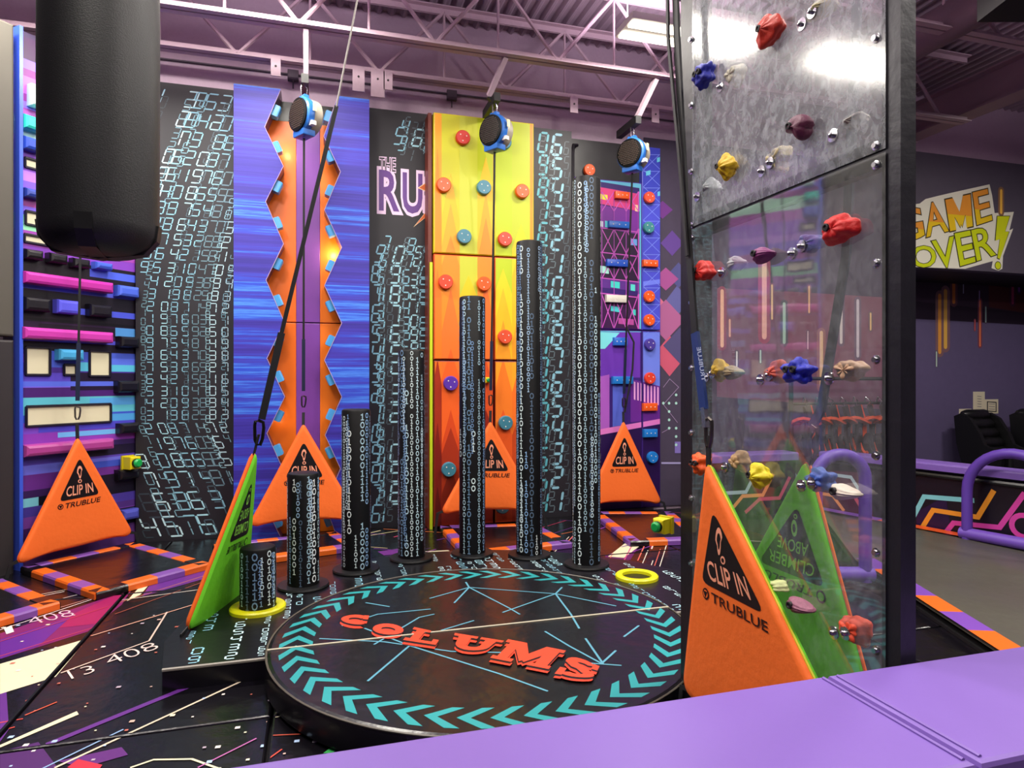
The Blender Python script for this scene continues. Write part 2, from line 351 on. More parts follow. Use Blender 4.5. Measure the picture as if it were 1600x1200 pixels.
# middle code wall with THE RU...
o, a, c = code_wall('sign_wall', 573, 700, CY, ZT-.02, 'dark digit wall with large purple letters between the blue and yellow walls')
s = wallsheet(CY)
l0 = s.p2(590, 245); l1 = s.p2(670, 345)
l2 = lambda z: .16*max(0, z-2.9)
sk = (l0[0]-.05, l1[1]-.2, c, l0[1]-.02)
DM = ['#5a6a74', '#4c5a64', '#64767f']
for px, w_, h_, cc, l in ((580, .085, .2, CI[1], 1), (588, .075, .17, CI[1], 2), (593, .05, .1, DM[0], 2), (609, .1, .2, CI[0], 1), (604, .06, .14, DM[1], 2), (628, .075, .16, CI[1], 1), (622, .06, .12, DM[2], 2), (641, .075, .14, CI[0], 1), (655, .075, .13, CI[1], 1), (648, .05, .1, DM[1], 2)):
    dcol(s, px, 100, 835, w_, h_, cc, l, .21, l2, .12, sk, 1.16)
for off, m, l in ((.06, '#f0d0ee', 3), (0, '#5f2f86', 4)):
    bx = glyphs('THE', 0)[2]; s.text('THE', [(593, 266), (618, 269), (618, 248), (593, 246)], m if off else '#2a2030', l, off*.9, bb=bx)
    for t, q in (('R', [(592, 329), (624, 331), (624, 268), (592, 265)]), ('U', [(629, 333), (660, 335), (660, 272), (629, 269)]), ('S', [(664, 336), (695, 338), (695, 275), (664, 272)])):
        bx = glyphs(t, .02)[2]; s.text(t, q, m, l, off+.02, bb=bx)
for pts in ([(652, 294), (669, 283), (669, 301)], [(646, 355), (670, 325), (670, 336)]):
    s.px(pts, '#f3d3a8', 5); cx_ = sum(p[0] for p in pts)/3; cy_ = sum(p[1] for p in pts)/3
    s.px([(cx_+(p[0]-cx_)*.78, cy_+(p[1]-cy_)*.78) for p in pts], '#d2642c', 6)
s.build('letter_print', o)
# right code wall
o, a, c = code_wall('code_wall', 826, 893, CY, ZT-.03, 'tall dark wall strip with large cyan digits right of the yellow wall')
s = wallsheet(CY)
for px, w_, h_, cc, l in ((840, .105, .24, '#5fb8c8', 1), (861, .12, .255, CI[1], 1), (843, .06, .13, DM[0], 2), (857, .07, .15, DM[2], 2), (880, .06, .16, DM[1], 2)):
    dcol(s, px, 100, 830, w_, h_, cc, l, .27 if l == 1 else .18, None, .16, None, 1.17)
s.build('digit_print', o, kind='stuff')
# ================================================================== LEFT BLOCK WALL (turned 40 deg)
A = oZ(25, 890, 0); B_ = oZ(212, 846, 0)
U = (B_-A).normalized(); N = Vector((U.y, -U.x, 0))
if N.y > 0: N = -N
lw = thing('climbing_wall', 'purple and magenta block climbing wall at the left behind the punching bag', 'climbing wall', A)
WL = (B_-A).length
s = Sheet(A, U, UP, N)
b = MB(); b.obox(A+U*(WL/2)-N*.1+UP*(ZT/2), U, UP, N, WL, ZT, .2, vinyl('#2a1540', .35)); b.build('wall_board', lw)
bands = [(96, 50, '#3c1b46'), (150, 90, '#7b63e6'), (180, 100, '#8a2f8a'), (212, 122, '#b25fd8'), (232, 142, '#8f2f90'), (250, 152, '#8f6fe8'), (270, 162, '#9b3a9e'),
         (300, 176, '#c6f2dc'), (330, 208, '#b052b8'), (366, 235, '#8d4ad0'), (398, 262, '#7a56e0'), (420, 285, '#4a58e0'), (440, 305, '#b04aa8'), (470, 325, '#8c4ed0'), (500, 345, '#8c2f86')]
def band(y0l, y1l, col, xl=22, xr=211, y0r=None, y1r=None, l=1):
    f = lambda y: y + (HY-y)*(1-(1300-xr)/(1300-xl))
    s.px([(xl, y0l), (xr, y0r or f(y0l)), (xr, y1r or f(y1l)), (xl, y1l)], col, l)
ys = [(50, 85, '#3c1b46'), (85, 100, '#7b63e6'), (100, 112, '#7d2f80'), (112, 140, '#b25fd8'), (140, 152, '#8f2f90'), (152, 163, '#8f6fe8'), (163, 178, '#9b3a9e'), (178, 208, '#bff0da'),
      (208, 232, '#b052b8'), (232, 262, '#8d4ad0'), (262, 278, '#b77ae8'), (278, 300, '#7a56e0'), (300, 318, '#a8409e'), (318, 332, '#7d60e4'), (332, 356, '#9af0b8'), (356, 380, '#a046b0'),
      (380, 404, '#8240b8'), (404, 432, '#6a2a72'), (432, 448, '#5a62dc'), (448, 470, '#2a1430'), (470, 494, '#151019'), (494, 512, '#2c1838'), (512, 525, '#3d1e4c'), (525, 538, '#5a5ae0'), (538, 552, '#4d2a80'),
      (552, 566, '#6a35a8'), (566, 582, '#4a2f94'), (582, 596, '#5b49c8'), (596, 606, '#7a66ec'), (606, 622, '#4a2272'), (622, 650, '#5fc0d2'), (650, 662, '#3f58cc'), (662, 680, '#7a48c4'), (680, 700, '#8a3cb4'),
      (700, 716, '#33205a'), (716, 730, '#5a44b4'), (730, 745, '#6f6fe0'), (745, 770, '#6a2f8e'), (770, 782, '#3a2058'), (782, 796, '#7fcadc'), (796, 812, '#4a3a9a'), (812, 830, '#7a3f9e'), (830, 850, '#45205e'), (850, 889, '#5d357e')]
for y0, y1, c in ys: band(y0, y1, c)
def bandm(y0, y1, c, xl, l): band(y0, y1, c, xl=xl, l=l)
for y0, y1, c, xl in ((398, 436, '#18121c', 34), (420, 432, '#4d63dc', 140), (452, 500, '#17111b', 34), (478, 488, '#4a56d4', 84), (505, 520, '#1c1322', 60), (512, 526, '#4f8fd0', 180), (532, 546, '#1a1222', 34),
                      (548, 574, '#4a60d0', 78), (566, 580, '#5ac0e0', 125), (560, 570, '#5b74ea', 172), (582, 610, '#221733', 110), (596, 604, '#5b6fe6', 34), (622, 634, '#58a6e6', 140), (652, 664, '#4fa0e0', 60),
                      (664, 676, '#4d48c8', 60), (676, 684, '#6fb8f0', 90), (700, 716, '#1e1634', 120), (725, 735, '#3c50c0', 120), (745, 775, '#1b1426', 140), (776, 790, '#161222', 60), (790, 800, '#51307c', 150), (812, 840, '#191426', 90)):
    bandm(y0, y1, c, xl, 2)
s.px([(22, 494), (211, 509), (211, 512), (22, 497)], '#0c0910', 3)
s.build('wall_print', lw)
EB = mat('#3c5ad8', .3)
b = MB(); b.obox(A-U*.0+N*.03+UP*(ZT/2), U, UP, N, .03, ZT, .1, EB); b.build('edge_trim', lw, 'blue edge trim')
def padblock(q, d, top, side, name='padded_block', lab=None):
    pts = [onplane(px, py, A+N*d, N) for px, py in q]
    c = sum(pts, Vector())/4; wu = (pts[1]-pts[0]).dot(U); hv = ((pts[0]+pts[1]-pts[2]-pts[3])/2).z
    b = MB(); b.obox(c-N*(d/2), U, UP, N, abs(wu), abs(hv), d, vinyl(top, .3), .03)
    # one even vinyl colour over the whole block
    b.build(name, lw, lab); return b
def rq(x0, y0, x1, y1): return [(x0, y0), (x1, y0), (x1, y1), (x0, y1)]
for q, c in (([(40, 424), (179, 441), (179, 459), (40, 441)], '#b82f9c'), ([(39, 510), (179, 520), (179, 537), (39, 528)], '#c03aa4'), ([(41, 695), (180, 686), (180, 702), (41, 714)], '#a8408e')):
    padblock(q, .12, c, c, 'long_padded_block')
for x0, y0, x1, y1, c in ((42, 390, 70, 405, '#141118'), (80, 396, 108, 411, '#141118'), (117, 404, 143, 418, '#141118'), (152, 410, 178, 421, '#3f5cc8'), (187, 447, 219, 464, '#4a66d8'), (41, 465, 81, 486, '#17141c'), (92, 469, 126, 490, '#5a5ae0'),
                          (143, 476, 177, 495, '#17141c'), (190, 526, 219, 543, '#131117'), (95, 546, 133, 563, '#48a8dc'), (187, 595, 219, 613, '#15131a'), (190, 661, 219, 677, '#15131a'), (188, 733, 219, 749, '#131117'), (194, 796, 219, 812, '#4a4fb0'),
                          (40, 181, 68, 203, '#2fc0b0'), (40, 215, 68, 235, '#2a48b4'), (42, 295, 68, 309, '#2b3f98'), (52, 132, 72, 166, '#c8e8e0')):
    padblock(rq(x0, y0, x1, y1), .1, c, c)
for i, (x0, y0, x1, y1) in enumerate(((39, 543, 77, 586), (139, 549, 171, 588), (99, 570, 118, 586), (40, 633, 172, 659), (38, 250, 66, 268), (39, 336, 100, 362), (37, 370, 85, 386))):
    # recessed slots drawn as flat cream panels in dark frames
    sh = s.__class__(A, U, UP, N); p0 = sh.p2(x0, y0); p1 = sh.p2(x1, y1); p2 = sh.p2(x1, y0)
    b = MB(); m = mat('#ded8b6', .5); u0, u1 = p0[0], p1[0]; v1, v0 = (p0[1]+p2[1])/2, p1[1]
    b.poly([sh.w(t, .004) for t in ((u0, v0), (u1, v0), (u1, v1), (u0, v1))], m); fr = mat('#1b1626', .4)
    for a_, b_ in (((u0, v0), (u1, v0)), ((u1, v0), (u1, v1)), ((u1, v1), (u0, v1)), ((u0, v1), (u0, v0))): b.tube([sh.w(a_, .012), sh.w(b_, .012)], .012, fr, 6)
    b.build('cream_slot', lw)
# neighbouring dark wall at the far left edge
q = oZ(23, 892, 0); b = MB()
dk = mat('#2a2528', .55, 0, .1, 6)
b.obox(q+N*.02-U*.74+UP*1.0, U, UP, N, 1.4, 2.12, .1, dk, .02); b.build('black_side_wall', label='black padded side wall cut by the left picture edge', cat='wall panel')
bb = MB(); bb.obox(q+N*.02-U*.74+UP*3.47, U, UP, N, 1.4, 2.76, .1, mat('#4e4a42', .6, 0, .1, 6), .02); bb.build('upper_side_wall', label='dark olive upper side wall at the left picture edge above the black one', cat='wall panel')
# ================================================================== BLUE ZIGZAG WALL
ZF = 7.55
zw = thing('climbing_wall', 'blue streaked climbing wall with a zigzag orange and purple channel', 'climbing wall', (oY(470, 600, CY).x, 7.7, 0))
BS = stripes('blue_streak_print', [(0, '#20176e'), (.40, '#2f2390'), (.49, '#3a2ea8'), (.55, '#2a48c8'), (.59, '#4a8cec'), (.63, '#2446cc'), (.74, '#30268e')], .5, 34, 3.3, .5)
SD = vinyl('#4a2a50', .3)
Lz = [(439, 143), (413.6, 198.5), (442.7, 260), (415, 315), (443, 381), (415.6, 437.6), (444, 503), (417, 560), (445, 620), (417, 677), (443, 735), (417, 795), (440, 842)]
Rz = [(528, 155), (506, 213), (532, 268.5), (507, 328), (534, 386.6), (507, 446), (534, 505), (507, 563), (534, 620), (508, 680), (532, 732), (508, 790), (526, 838)]
XL0 = oY(365, 400, ZF).x; XR0 = oY(577, 400, ZF).x
ZZT = 4.83
def zig(pts, edge, left):
    W = [oY(px, py, ZF) for px, py in pts]; W[0].z = ZZT; W[-1].z = 0.0
    mid = 6
    for i0, i1 in ((0, mid), (mid, len(W)-1)):
        seg_ = W[i0:i1+1]
        m = MB()
        zt, zb = seg_[0].z-(.004 if i0 else 0), seg_[-1].z+(0 if i0 else .004)
        # panel split into convex strips so that the front reads flat
        for a_, b_ in zip(seg_, seg_[1:]):
            q = [Vector((edge, ZF, b_.z)), Vector((b_.x, ZF, b_.z)), Vector((a_.x, ZF, a_.z)), Vector((edge, ZF, a_.z))]
            if not left: q = q[::-1]
            m.poly(q, BS)
            s4 = [Vector((b_.x, ZF, b_.z)), Vector((b_.x, CY-.002, b_.z)), Vector((a_.x, CY-.002, a_.z)), Vector((a_.x, ZF, a_.z))]
            m.poly(s4 if left else s4[::-1], SD)
        m.poly([(edge, ZF, zt), (edge, CY-.002, zt), (edge, CY-.002, zb), (edge, ZF, zb)], BS)
        t_ = seg_[0]; m.poly([(edge, ZF, t_.z), (t_.x, ZF, t_.z), (t_.x, CY-.002, t_.z), (edge, CY-.002, t_.z)], BS)
        m.build('zigzag_panel', zw)
    # thin white piping on the zigzag edge
    m = MB(); m.tube([w_+Vector((0, -.004, 0)) for w_ in W], .0035, mat('#b8a0c8', .4), 5); m.build('piping', zw)
    for a_, b_ in zip(W, W[1:]):
        c = (a_+b_)/2; d = (b_-a_).normalized(); nrm = Vector((-d.z, 0, d.x)) if left else Vector((d.z, 0, -d.x))
        if (nrm.x > 0) != left: nrm = -nrm
        c = c+nrm*.015+Vector((0, .09, 0)); m = MB()
        m.obox(c, d, Vector((0, 1, 0)), nrm, .12, .12, .11, vinyl('#4a9ad8', .3), .015); m.build('foothold_block', zw)
m = MB(); m.box((oY(398, 500, CY).x, CY-.02, ZZT-.24), (oY(548, 500, CY).x, CY+.1, ZZT-.02), BLK); m.build('top_board', zw)
zig(Lz, XL0, True); zig(Rz, XR0, False)
for z0, z1, nm in ((0, oY(480, 505, CY).z-.005, 'channel_panel'), (oY(480, 505, CY).z+.005, ZZT-.25, 'channel_panel')):
    xs_ = [oY(px, 500, CY).x for px in (398, 463, 500, 548)]; cols = ['#e86a14', '#7a3f9c', '#ee7414']
    m = MB()
    for i in range(3): m.obox(Vector(((xs_[i]+xs_[i+1])/2, CY-.03, (z0+z1)/2)), Vector((1, 0, 0)), UP, Vector((0, -1, 0)), xs_[i+1]-xs_[i], z1-z0, .05, vinyl(cols[i], .38), .006)
    m.build(nm, zw)
# warm accents in the zigzag channel: added bare point lights, no fixtures there
for px, py, e in ((522, 395, 5.5), (520, 470, 3), (436, 655, 4.5), (522, 700, 3.5), (448, 235, 2)):
    p = oY(px, py, CY-.16); l = bpy.data.lights.new('channel_fill_light', 'POINT'); l.energy = e*.9; l.color = (1, .78, .35); l.shadow_soft_size = .03
    o = bpy.data.objects.new('channel_fill_light', l); C.objects.link(o); o.location = p
# ================================================================== YELLOW WALL
YY = 7.55
yx0 = oY(677, 400, YY).x; yx1 = oY(835, 400, YY).x; ymid = oY(772, 400, YY).x
zs = [.02, oY(740, 563, YY).z, oY(740, 399, YY).z, 4.78]
yw = thing('climbing_wall', 'yellow to orange padded climbing wall with round disc holds', 'climbing wall', (ymid, YY, 0))
sY = wallsheet(YY)
def yb(px0, px1, lst):
    """one vertical band: base colour then colour changes with pointed tops at pixel rows"""
    xa, xb = sY.p2(px0, 400)[0], sY.p2(px1, 400)[0]; top = 5.0; l = 1
    sY.rect(xa, 0, xb, top, lst[0], 1)
    for (py, c, h) in lst[1]:
        l += 1; z = sY.p2((px0+px1)/2, py)[1]
        sY.uv([(xa, 0), (xb, 0), (xb, z-h), ((xa+xb)/2, z), (xa, z-h)], c, l)
yb(677, 690, ('#f0a020', [(230, '#f08a1c', .8), (420, '#f27a22', .3), (560, '#a33018', .3), (660, '#7c1d14', .4), (760, '#5c1410', .3)]))
yb(690, 718, ('#c8c41c', [(270, '#ecb81c', .55), (318, '#f2a426', .5), (368, '#ee8a24', .35), (450, '#f0742a', .5), (545, '#ee6224', .35), (640, '#d84a1e', .4), (668, '#a83218', .3), (730, '#7c2014', .3)]))
yb(718, 746, ('#c4c838', [(430, '#e8c41e', .25), (470, '#f0a426', .3), (540, '#ee7426', .45), (620, '#d8501e', .4), (690, '#a83018', .3)]))
yb(746, 772, ('#bcc61c', [(245, '#eabc1c', .4), (300, '#f0a424', .6), (340, '#f08c28', .5), (440, '#f0702a', .5), (560, '#d85020', .4), (640, '#8e2416', .3)]))
yb(772, 800, ('#b8ca1c', [(420, '#e8cc1c', .3), (450, '#f2b820', .45), (500, '#f09a24', .5), (560, '#f07a24', .4), (640, '#e85a20', .3), (700, '#b43a18', .3)]))
yb(800, 828, ('#bcc828', [(350, '#e8ce1c', .3), (380, '#f0b81e', .4), (470, '#f2a022', .5), (560, '#ee7022', .4), (640, '#cc4a1c', .3), (720, '#9a2c16', .3)]))
yb(828, 836, ('#ee9020', [(400, '#ee7a20', .3), (560, '#c44a1c', .3), (680, '#8e2814', .3)]))
sideM = vinyl('#8c3a1a', .4); cols_y = ['#7a1f14', '#c84a1e', '#d8c418']
k = 0
for r in range(3):
    for xa, xb in ((yx0, ymid), (ymid, yx1)):
        g = .006; m = MB()
        m.obox(Vector(((xa+xb)/2, (YY+CY)/2, (zs[r]+zs[r+1])/2)), Vector((1, 0, 0)), UP, Vector((0, -1, 0)), xb-xa-2*g, zs[r+1]-zs[r]-2*g, CY-YY, vinyl(cols_y[r], .35), .012)
        pn = m.build('wall_panel', yw)
        sY.build('panel_print', pn, rect=(xa+g+.012, zs[r]+g+.012, xb-g-.012, zs[r+1]-g-.012))
        k += 1
m = MB(); m.box((yx0-.035, YY+.02, 0), (yx0-.004, YY+.05, zs[2]-.1), mat('#c6d820', .4)); m.box((yx0-.05, YY+.055, 0), (yx0-.008, CY-.01, 4.78), vinyl('#6a2212', .4)); m.build('side_cover', yw, 'lime edge and rust brown side of the yellow wall')
def disc(px, py, y, col, parent, r=.085, dpt=.06, lab=None):
    p = oY(px, py, y-dpt); m = MB(); M_ = mat(col, .35, 0, .05, 60)
    m.lathe((p.x, y, p.z), (0, -1, 0), [(r*.93, 0), (r, .01), (r, dpt-.012), (r*.9, dpt)], M_, 24)
    for a_ in (.4, 2.4, 4.6): m.lathe((p.x+r*.5*cos(a_), y-dpt, p.z+r*.5*sin(a_)), (0, -1, 0), [(.009, -.001), (.007, .003)], mat('#e8e0d8', .3), 6)
    m.build('disc_hold', parent, lab)
def rhold(x0, y0, x1, y1, y, col, parent, dpt=.06, lab=None):
    a_ = oY(x0, y0, y-dpt); b_ = oY(x1, y1, y-dpt); m = MB(); W_ = b_.x-a_.x; H_ = a_.z-b_.z
    m.obox(Vector(((a_.x+b_.x)/2, y-dpt/2, (a_.z+b_.z)/2)), Vector((1, 0, 0)), UP, Vector((0, -1, 0)), W_, H_, dpt, mat(col, .35, 0, .05, 60), .01)
    for t in (.2, .5, .8): m.lathe((a_.x+W_*t, y-dpt, (a_.z+b_.z)/2), (0, -1, 0), [(.009, -.001), (.007, .003)], mat('#e8e0d8', .3), 6)
    m.build('bar_hold', parent, lab)
RD, TL, OR, OG, PU = '#c42a1c', '#3f7f94', '#ea5a1c', '#ea5638', '#5a34a8'
for px, py, c, lb in ((724, 214, RD, 'red'), (789, 221, TL, 'teal'), (694, 288, OR, 'orange'), (757, 292, TL, 'teal'), (817, 298, OR, 'orange'), (726, 369, TL, 'teal'), (790, 373, '#d8402a', 'red'), (697, 440, '#dc4428', 'red'), (757, 443, OR, 'orange'),
                      (790, 526, '#dc5030', 'orange red'), (705, 599, PU, 'purple'), (791, 661, TL, 'teal'), (702, 734, TL, 'teal'), (786, 792, TL, 'teal')):
    disc(px, py, YY, c, yw, lab=lb+' disc hold')
# ================================================================== CITY WALL
CW = 7.95; CB = 8.05
cx0 = oY(893, 500, CW).x; cxm = oY(1003, 500, CW).x; cx1 = oY(1032, 500, CW).x
cw = thing('climbing_wall', 'purple city skyline climbing wall with bar and disc holds behind the tallest column', 'climbing wall', (cxm, CW, 0))
zt = oY(950, 281, CW).z; zmid = oY(1000, 516, CW).z; zall = oY(1000, 228, CW).z
m = MB(); m.box((cx0, CB-.02, 0), (cxm+.1, YB-.004, zall+.03), mat('#151318', .4, 0, .1, 6)); m.build('backing_board', cw, 'black vinyl board with star specks')
sC = wallsheet(CW)
for pts, c, l in (([(890, 268), (1004, 288), (1004, 800), (890, 800)], '#62b8d8', 1), ([(890, 276), (999, 294), (999, 517), (890, 517)], '#341a6a', 2), ([(935, 292), (997, 303), (997, 330), (935, 318)], '#d83a80', 3),
                  ([(935, 320), (997, 330), (997, 368), (935, 356)], '#7a2a9a', 3), ([(938, 303), (949, 305), (949, 313), (938, 311)], '#f2e03a', 4), ([(992, 320), (998, 321), (998, 331), (992, 330)], '#f6c8a0', 4),
                  ([(935, 356), (997, 366), (997, 440), (935, 434)], '#2a1238', 3), ([(935, 434), (997, 440), (997, 455), (935, 449)], '#5a2a8a', 4), ([(935, 458), (997, 462), (997, 516), (935, 514)], '#3a1446', 3),
                  ([(937, 345), (942, 346), (942, 355), (937, 354)], '#d8f0f0', 5), ([(945, 345), (951, 346), (951, 356), (945, 355)], '#5fd8e0', 5), ([(936, 415), (951, 417), (951, 428), (936, 426)], '#a8e8dc', 5),
                  ([(985, 373), (995, 374), (995, 384), (985, 383)], '#6aa8e8', 5), ([(954, 439), (968, 441), (968, 451), (954, 449)], '#40d0c8', 5), ([(985, 444), (992, 445), (992, 455), (985, 454)], '#58d8d0', 5),
                  ([(954, 478), (968, 480), (968, 488), (954, 486)], '#48c8d0', 5), ([(988, 483), (993, 484), (993, 493), (988, 492)], '#40c8c0', 5), ([(966, 497), (990, 499), (990, 508), (966, 506)], '#b04a98', 5),
                  # lower half
                  ([(890, 519), (1033, 519), (1033, 800), (890, 800)], '#3c2278', 2), ([(935, 519), (1000, 519), (1000, 590), (935, 590)], '#6a35b0', 3), ([(935, 519), (968, 520), (945, 545), (935, 545)], '#7fe0e8', 4),
                  ([(1003, 519), (1033, 519), (1033, 605), (1003, 600)], '#6f82e8', 3), ([(935, 589), (952, 585), (952, 670), (935, 672)], '#a85ac0', 4), ([(957, 600), (973, 602), (973, 664), (957, 667)], '#5a6ad8', 4),
                  ([(985, 592), (1033, 604), (1033, 655), (985, 660)], '#6a2a94', 4), ([(935, 671), (1033, 654), (1033, 662), (935, 680)], '#e07ac8', 5), ([(935, 680), (1033, 663), (1033, 800), (935, 800)], '#28104a', 4),
                  ([(1004, 232), (1033, 234), (1033, 519), (1004, 519)], '#3a44c0', 3), ([(1004, 300), (1033, 302), (1033, 519), (1004, 519)], '#4a4ed0', 4), ([(1004, 440), (1033, 436), (1033, 443), (1004, 447)], '#6f7ff0', 5)):
    sC.px(pts, c, l)
for x in range(940, 1000, 19):                 # lattice lines
    for (ya, yb_) in ((358, 396), (396, 436), (460, 514), (300, 330)):
        sC.pxline([(x, ya), (min(x+19, 998), yb_)], .012, '#c85ac0', 6); sC.pxline([(min(x+19, 998), ya), (x, yb_)], .012, '#c85ac0', 6)
    sC.pxline([(x, 300), (x, 514)], .01, '#a84ab0', 6)
for y in (358, 396, 436, 460): sC.pxline([(936, y-2), (998, y+5)], .014, '#c85ac0', 6)
for y in range(240, 515, 26):
    sC.pxline([(1005, y), (1032, y+26)], .008, '#7a8cf0', 6); sC.pxline([(1032, y), (1005, y+26)], .008, '#7a8cf0', 6); sC.pxline([(1005, y+2), (1032, y+2)], .008, '#7a8cf0', 6)
for i in range(8): sC.px([(990+i*5.2, 596+i*1.2), (992.4+i*5.2, 597+i*1.2), (992.4+i*5.2, 625+i*1.2), (990+i*5.2, 624+i*1.2)], '#e8a8e0', 6)
for x, y in ((1026, 250), (1009, 271), (1027, 303)): sC.px([(x, y-3), (x+7, y-5), (x+7, y+2), (x, y+4)], '#68c8e8', 7)
for x0, x1, z0, z1, col in ((cx0, cxm, zmid+.005, zt, '#5a2a9a'), (cx0, cxm, .02, zmid-.005, '#3c2278'), (cxm+.003, cx1, zmid+.005, zall, '#3f48c8'), (cxm+.003, cx1, .02, zmid-.005, '#3c2278')):
    m = MB(); m.obox(Vector(((x0+x1)/2, (CW+CB-.022)/2, (z0+z1)/2)), Vector((1, 0, 0)), UP, Vector((0, -1, 0)), x1-x0, z1-z0, CB-.022-CW, vinyl(col, .35), .01)
    pn = m.build('wall_panel', cw); sC.build('panel_print', pn, rect=(x0+.012, z0+.012, x1-.012, z1-.012))
for px, py, c, y in ((922, 265, OR, CB-.02), (1016, 308, OG, CW), (1015, 355, '#3f8a90', CW), (1016, 463, OR, CW), (1016, 500, OR, CW), (1017, 538, '#4a3a98', CW), (1017, 591, '#e0402a', CW), (1021, 715, '#1f7ad0', CW)):
    disc(px, py, y, c, cw, .078)
for x0, y0, x1, y1, c in ((962, 298, 984, 311, OR), (952, 344, 984, 357, '#2a6ac8'), (949, 404, 982, 417, '#2a58c8'), (1006, 405, 1029, 417, OR), (948, 460, 981, 473, '#d8d4c8'), (960, 527, 981, 540, '#2a6ad0'), (958, 588, 990, 600, '#1f7ad0'), (1006, 630, 1028, 642, OR), (1007, 671, 1028, 683, '#1f7ad0')):
    rhold(x0, y0, x1, y1, CW, c, cw)
# black trunk pipe between code wall and city wall
m = MB(); px_ = oY(896, 400, 7.88); m.tube([(px_.x, 7.9, 0), (px_.x, 7.9, 4.6), (px_.x+.03, 7.95, 4.72), (px_.x+.1, 8.0, 4.74)], .022, mat('#16121a', .5)); m.build('black_pipe', label='thin black pipe hooked over the corner left of the city wall', cat='pipe')
# dark mural on the building wall right of the city wall, behind the clear climbing sheet
mw = MB(); mx0 = oY(1005, 300, YB).x; mx1 = oY(1395, 300, YB).x; mzt = 4.98
mw.box((mx0, YB-.03, 0), (mx1, YB-.004, mzt), mat('#4c4258', .6, 0, .05, 10, .4, 0, .1)); mural = mw.build('mural_board', label='dusky purple mural of neon streaks and diamonds right of the city wall', cat='mural')
sM = wallsheet(YB-.03)
def dia(cx_, cy_, w_, h_, c, l=1): sM.px([(cx_-w_, cy_), (cx_, cy_-h_), (cx_+w_, cy_), (cx_, cy_+h_)], c, l)
for cx_, cy_, w_, h_, c in ((1035, 328, 16, 14, '#7a3f94'), (1050, 380, 18, 20, '#6a4a9c'), (1040, 436, 20, 18, '#b0589c'), (1060, 430, 18, 20, '#5a5a94'), (1058, 470, 18, 24, '#6a6aa8'), (1040, 500, 30, 32, '#b86a9c'), (1062, 540, 26, 28, '#5a5480'), (1046, 556, 26, 32, '#d8607c'), (1030, 480, 14, 16, '#e07a98')): dia(cx_, cy_, w_, h_, c, 1+random.randint(0, 3))
for x, y in ((1036, 630), (1045, 630), (1056, 630), (1056, 617), (1045, 643), (1045, 656), (1045, 669), (1056, 669), (1056, 682), (1056, 695)): sM.circ(sM.p2(x, y), .02, '#b8e8dc', 6, 8)
sM.pxline([(1036, 605), (1046, 592), (1060, 605), (1036, 632), (1058, 660)], .008, '#a890b8', 6); sM.pxline([(1034, 676), (1048, 668)], .008, '#a890b8', 6); sM.px([(1054, 690), (1063, 690), (1063, 708), (1054, 708)], '#8a7ac8', 5); sM.px([(1033, 722), (1064, 722), (1064, 725), (1033, 725)], '#b0a8d8', 5)
def neon(S, px, y0, y1, w_, c, halo):
    a_ = S.p2(px, y0); b_ = S.p2(px, y1)
    for k, col, l in ((2.6, halo, 2), (1, c, 3)):
        ww = w_*k; S.rect(a_[0]-ww/2, b_[1], a_[0]+ww/2, a_[1], col, l); S.circ((a_[0], a_[1]), ww/2, col, l, 10); S.circ((a_[0], b_[1]), ww/2, col, l, 10)
PE = '#ffd2b0'
for px, y0, y1, w_, c, h in ((1128, 455, 540, .055, '#ffc6a8', '#9a5068'), (1194, 410, 526, .08, '#ffc0b0', '#a8506c'), (1206, 446, 498, .03, '#ffd8a0', '#84586c'), (1225, 475, 535, .05, '#b8dcc8', '#5f6068'), (1264, 448, 488, .03, '#ffc890', '#84586c'), (1283, 520, 605, .06, '#ffd49a', '#a87068'),
                             (1314, 455, 535, .05, '#f0e4e0', '#7a6078'), (1340, 470, 556, .05, '#e8dce4', '#7a6078'), (1151, 550, 572, .025, '#f0f0f0', '#5f5068'), (1188, 548, 566, .025, '#c8e8dc', '#5f5068'), (1262, 518, 545, .02, '#f0c8d0', '#6f5068'), (1360, 490, 515, .03, '#ffd090', '#7a6068'), (1140, 500, 525, .03, '#f0b8a0', '#8a5068')):
    neon(sM, px, y0, y1, w_, c, h)
sM.px([(1265, 588), (1378, 588), (1378, 628), (1265, 628)], '#8a4560', 1)
sM.px([(1120, 450), (1385, 465), (1385, 640), (1120, 620)], '#7c546c', 1); sM.px([(1225, 455), (1385, 465), (1385, 590), (1225, 590)], '#8a5468', 1.3)
sM.build('mural_print', mural)
# ================================================================== RIGHT WALL AREA: bulkhead with letters, recess
gx0 = oY(1392, 300, YB).x; zbk = oY(1515, 423, YB).z; ztk = oY(1515, 248, YB).z
m = MB(); m.box((gx0, YB-.03, zbk), (XR, YB+.13, ztk), mat('#57505f', .6, 0, .05, 8, .4, 0, .08)); m.box((gx0, YB, ztk), (XR, YB+.13, ZC), PAINT); bk = m.build('wall_bulkhead', kind='structure')
bk.name = 'wall_upper'
m = MB(); m.box((gx0, YB+.12, zbk), (XR, 9.6, zbk+.02), mat('#17151b', .6)); m.box((gx0-.12, YB+.0, 0), (gx0, 9.6, ZC), mat('#3a3146', .7)); m.build('wall_soffit', kind='structure')
RY = 9.3
m = MB(); m.box((gx0, RY, 0), (XR, RY+.1, zbk), mat('#6a5f86', .6, 0, .05, 8, .4, 0, .08)); rw = m.build('wall_recess', kind='structure')
rl = thing('recess_light', 'slim light strip under the dark soffit above the notices', 'ceiling light', (7.6, 8.75, zbk))
m = MB(); m.box((6.3, 8.66, zbk-.06), (8.9, 8.84, zbk-.001), LW); m.build('housing', rl); m = MB(); m.box((6.32, 8.69, zbk-.075), (8.88, 8.81, zbk-.061), LT); m.build('diffuser', rl)
sR = wallsheet(RY)
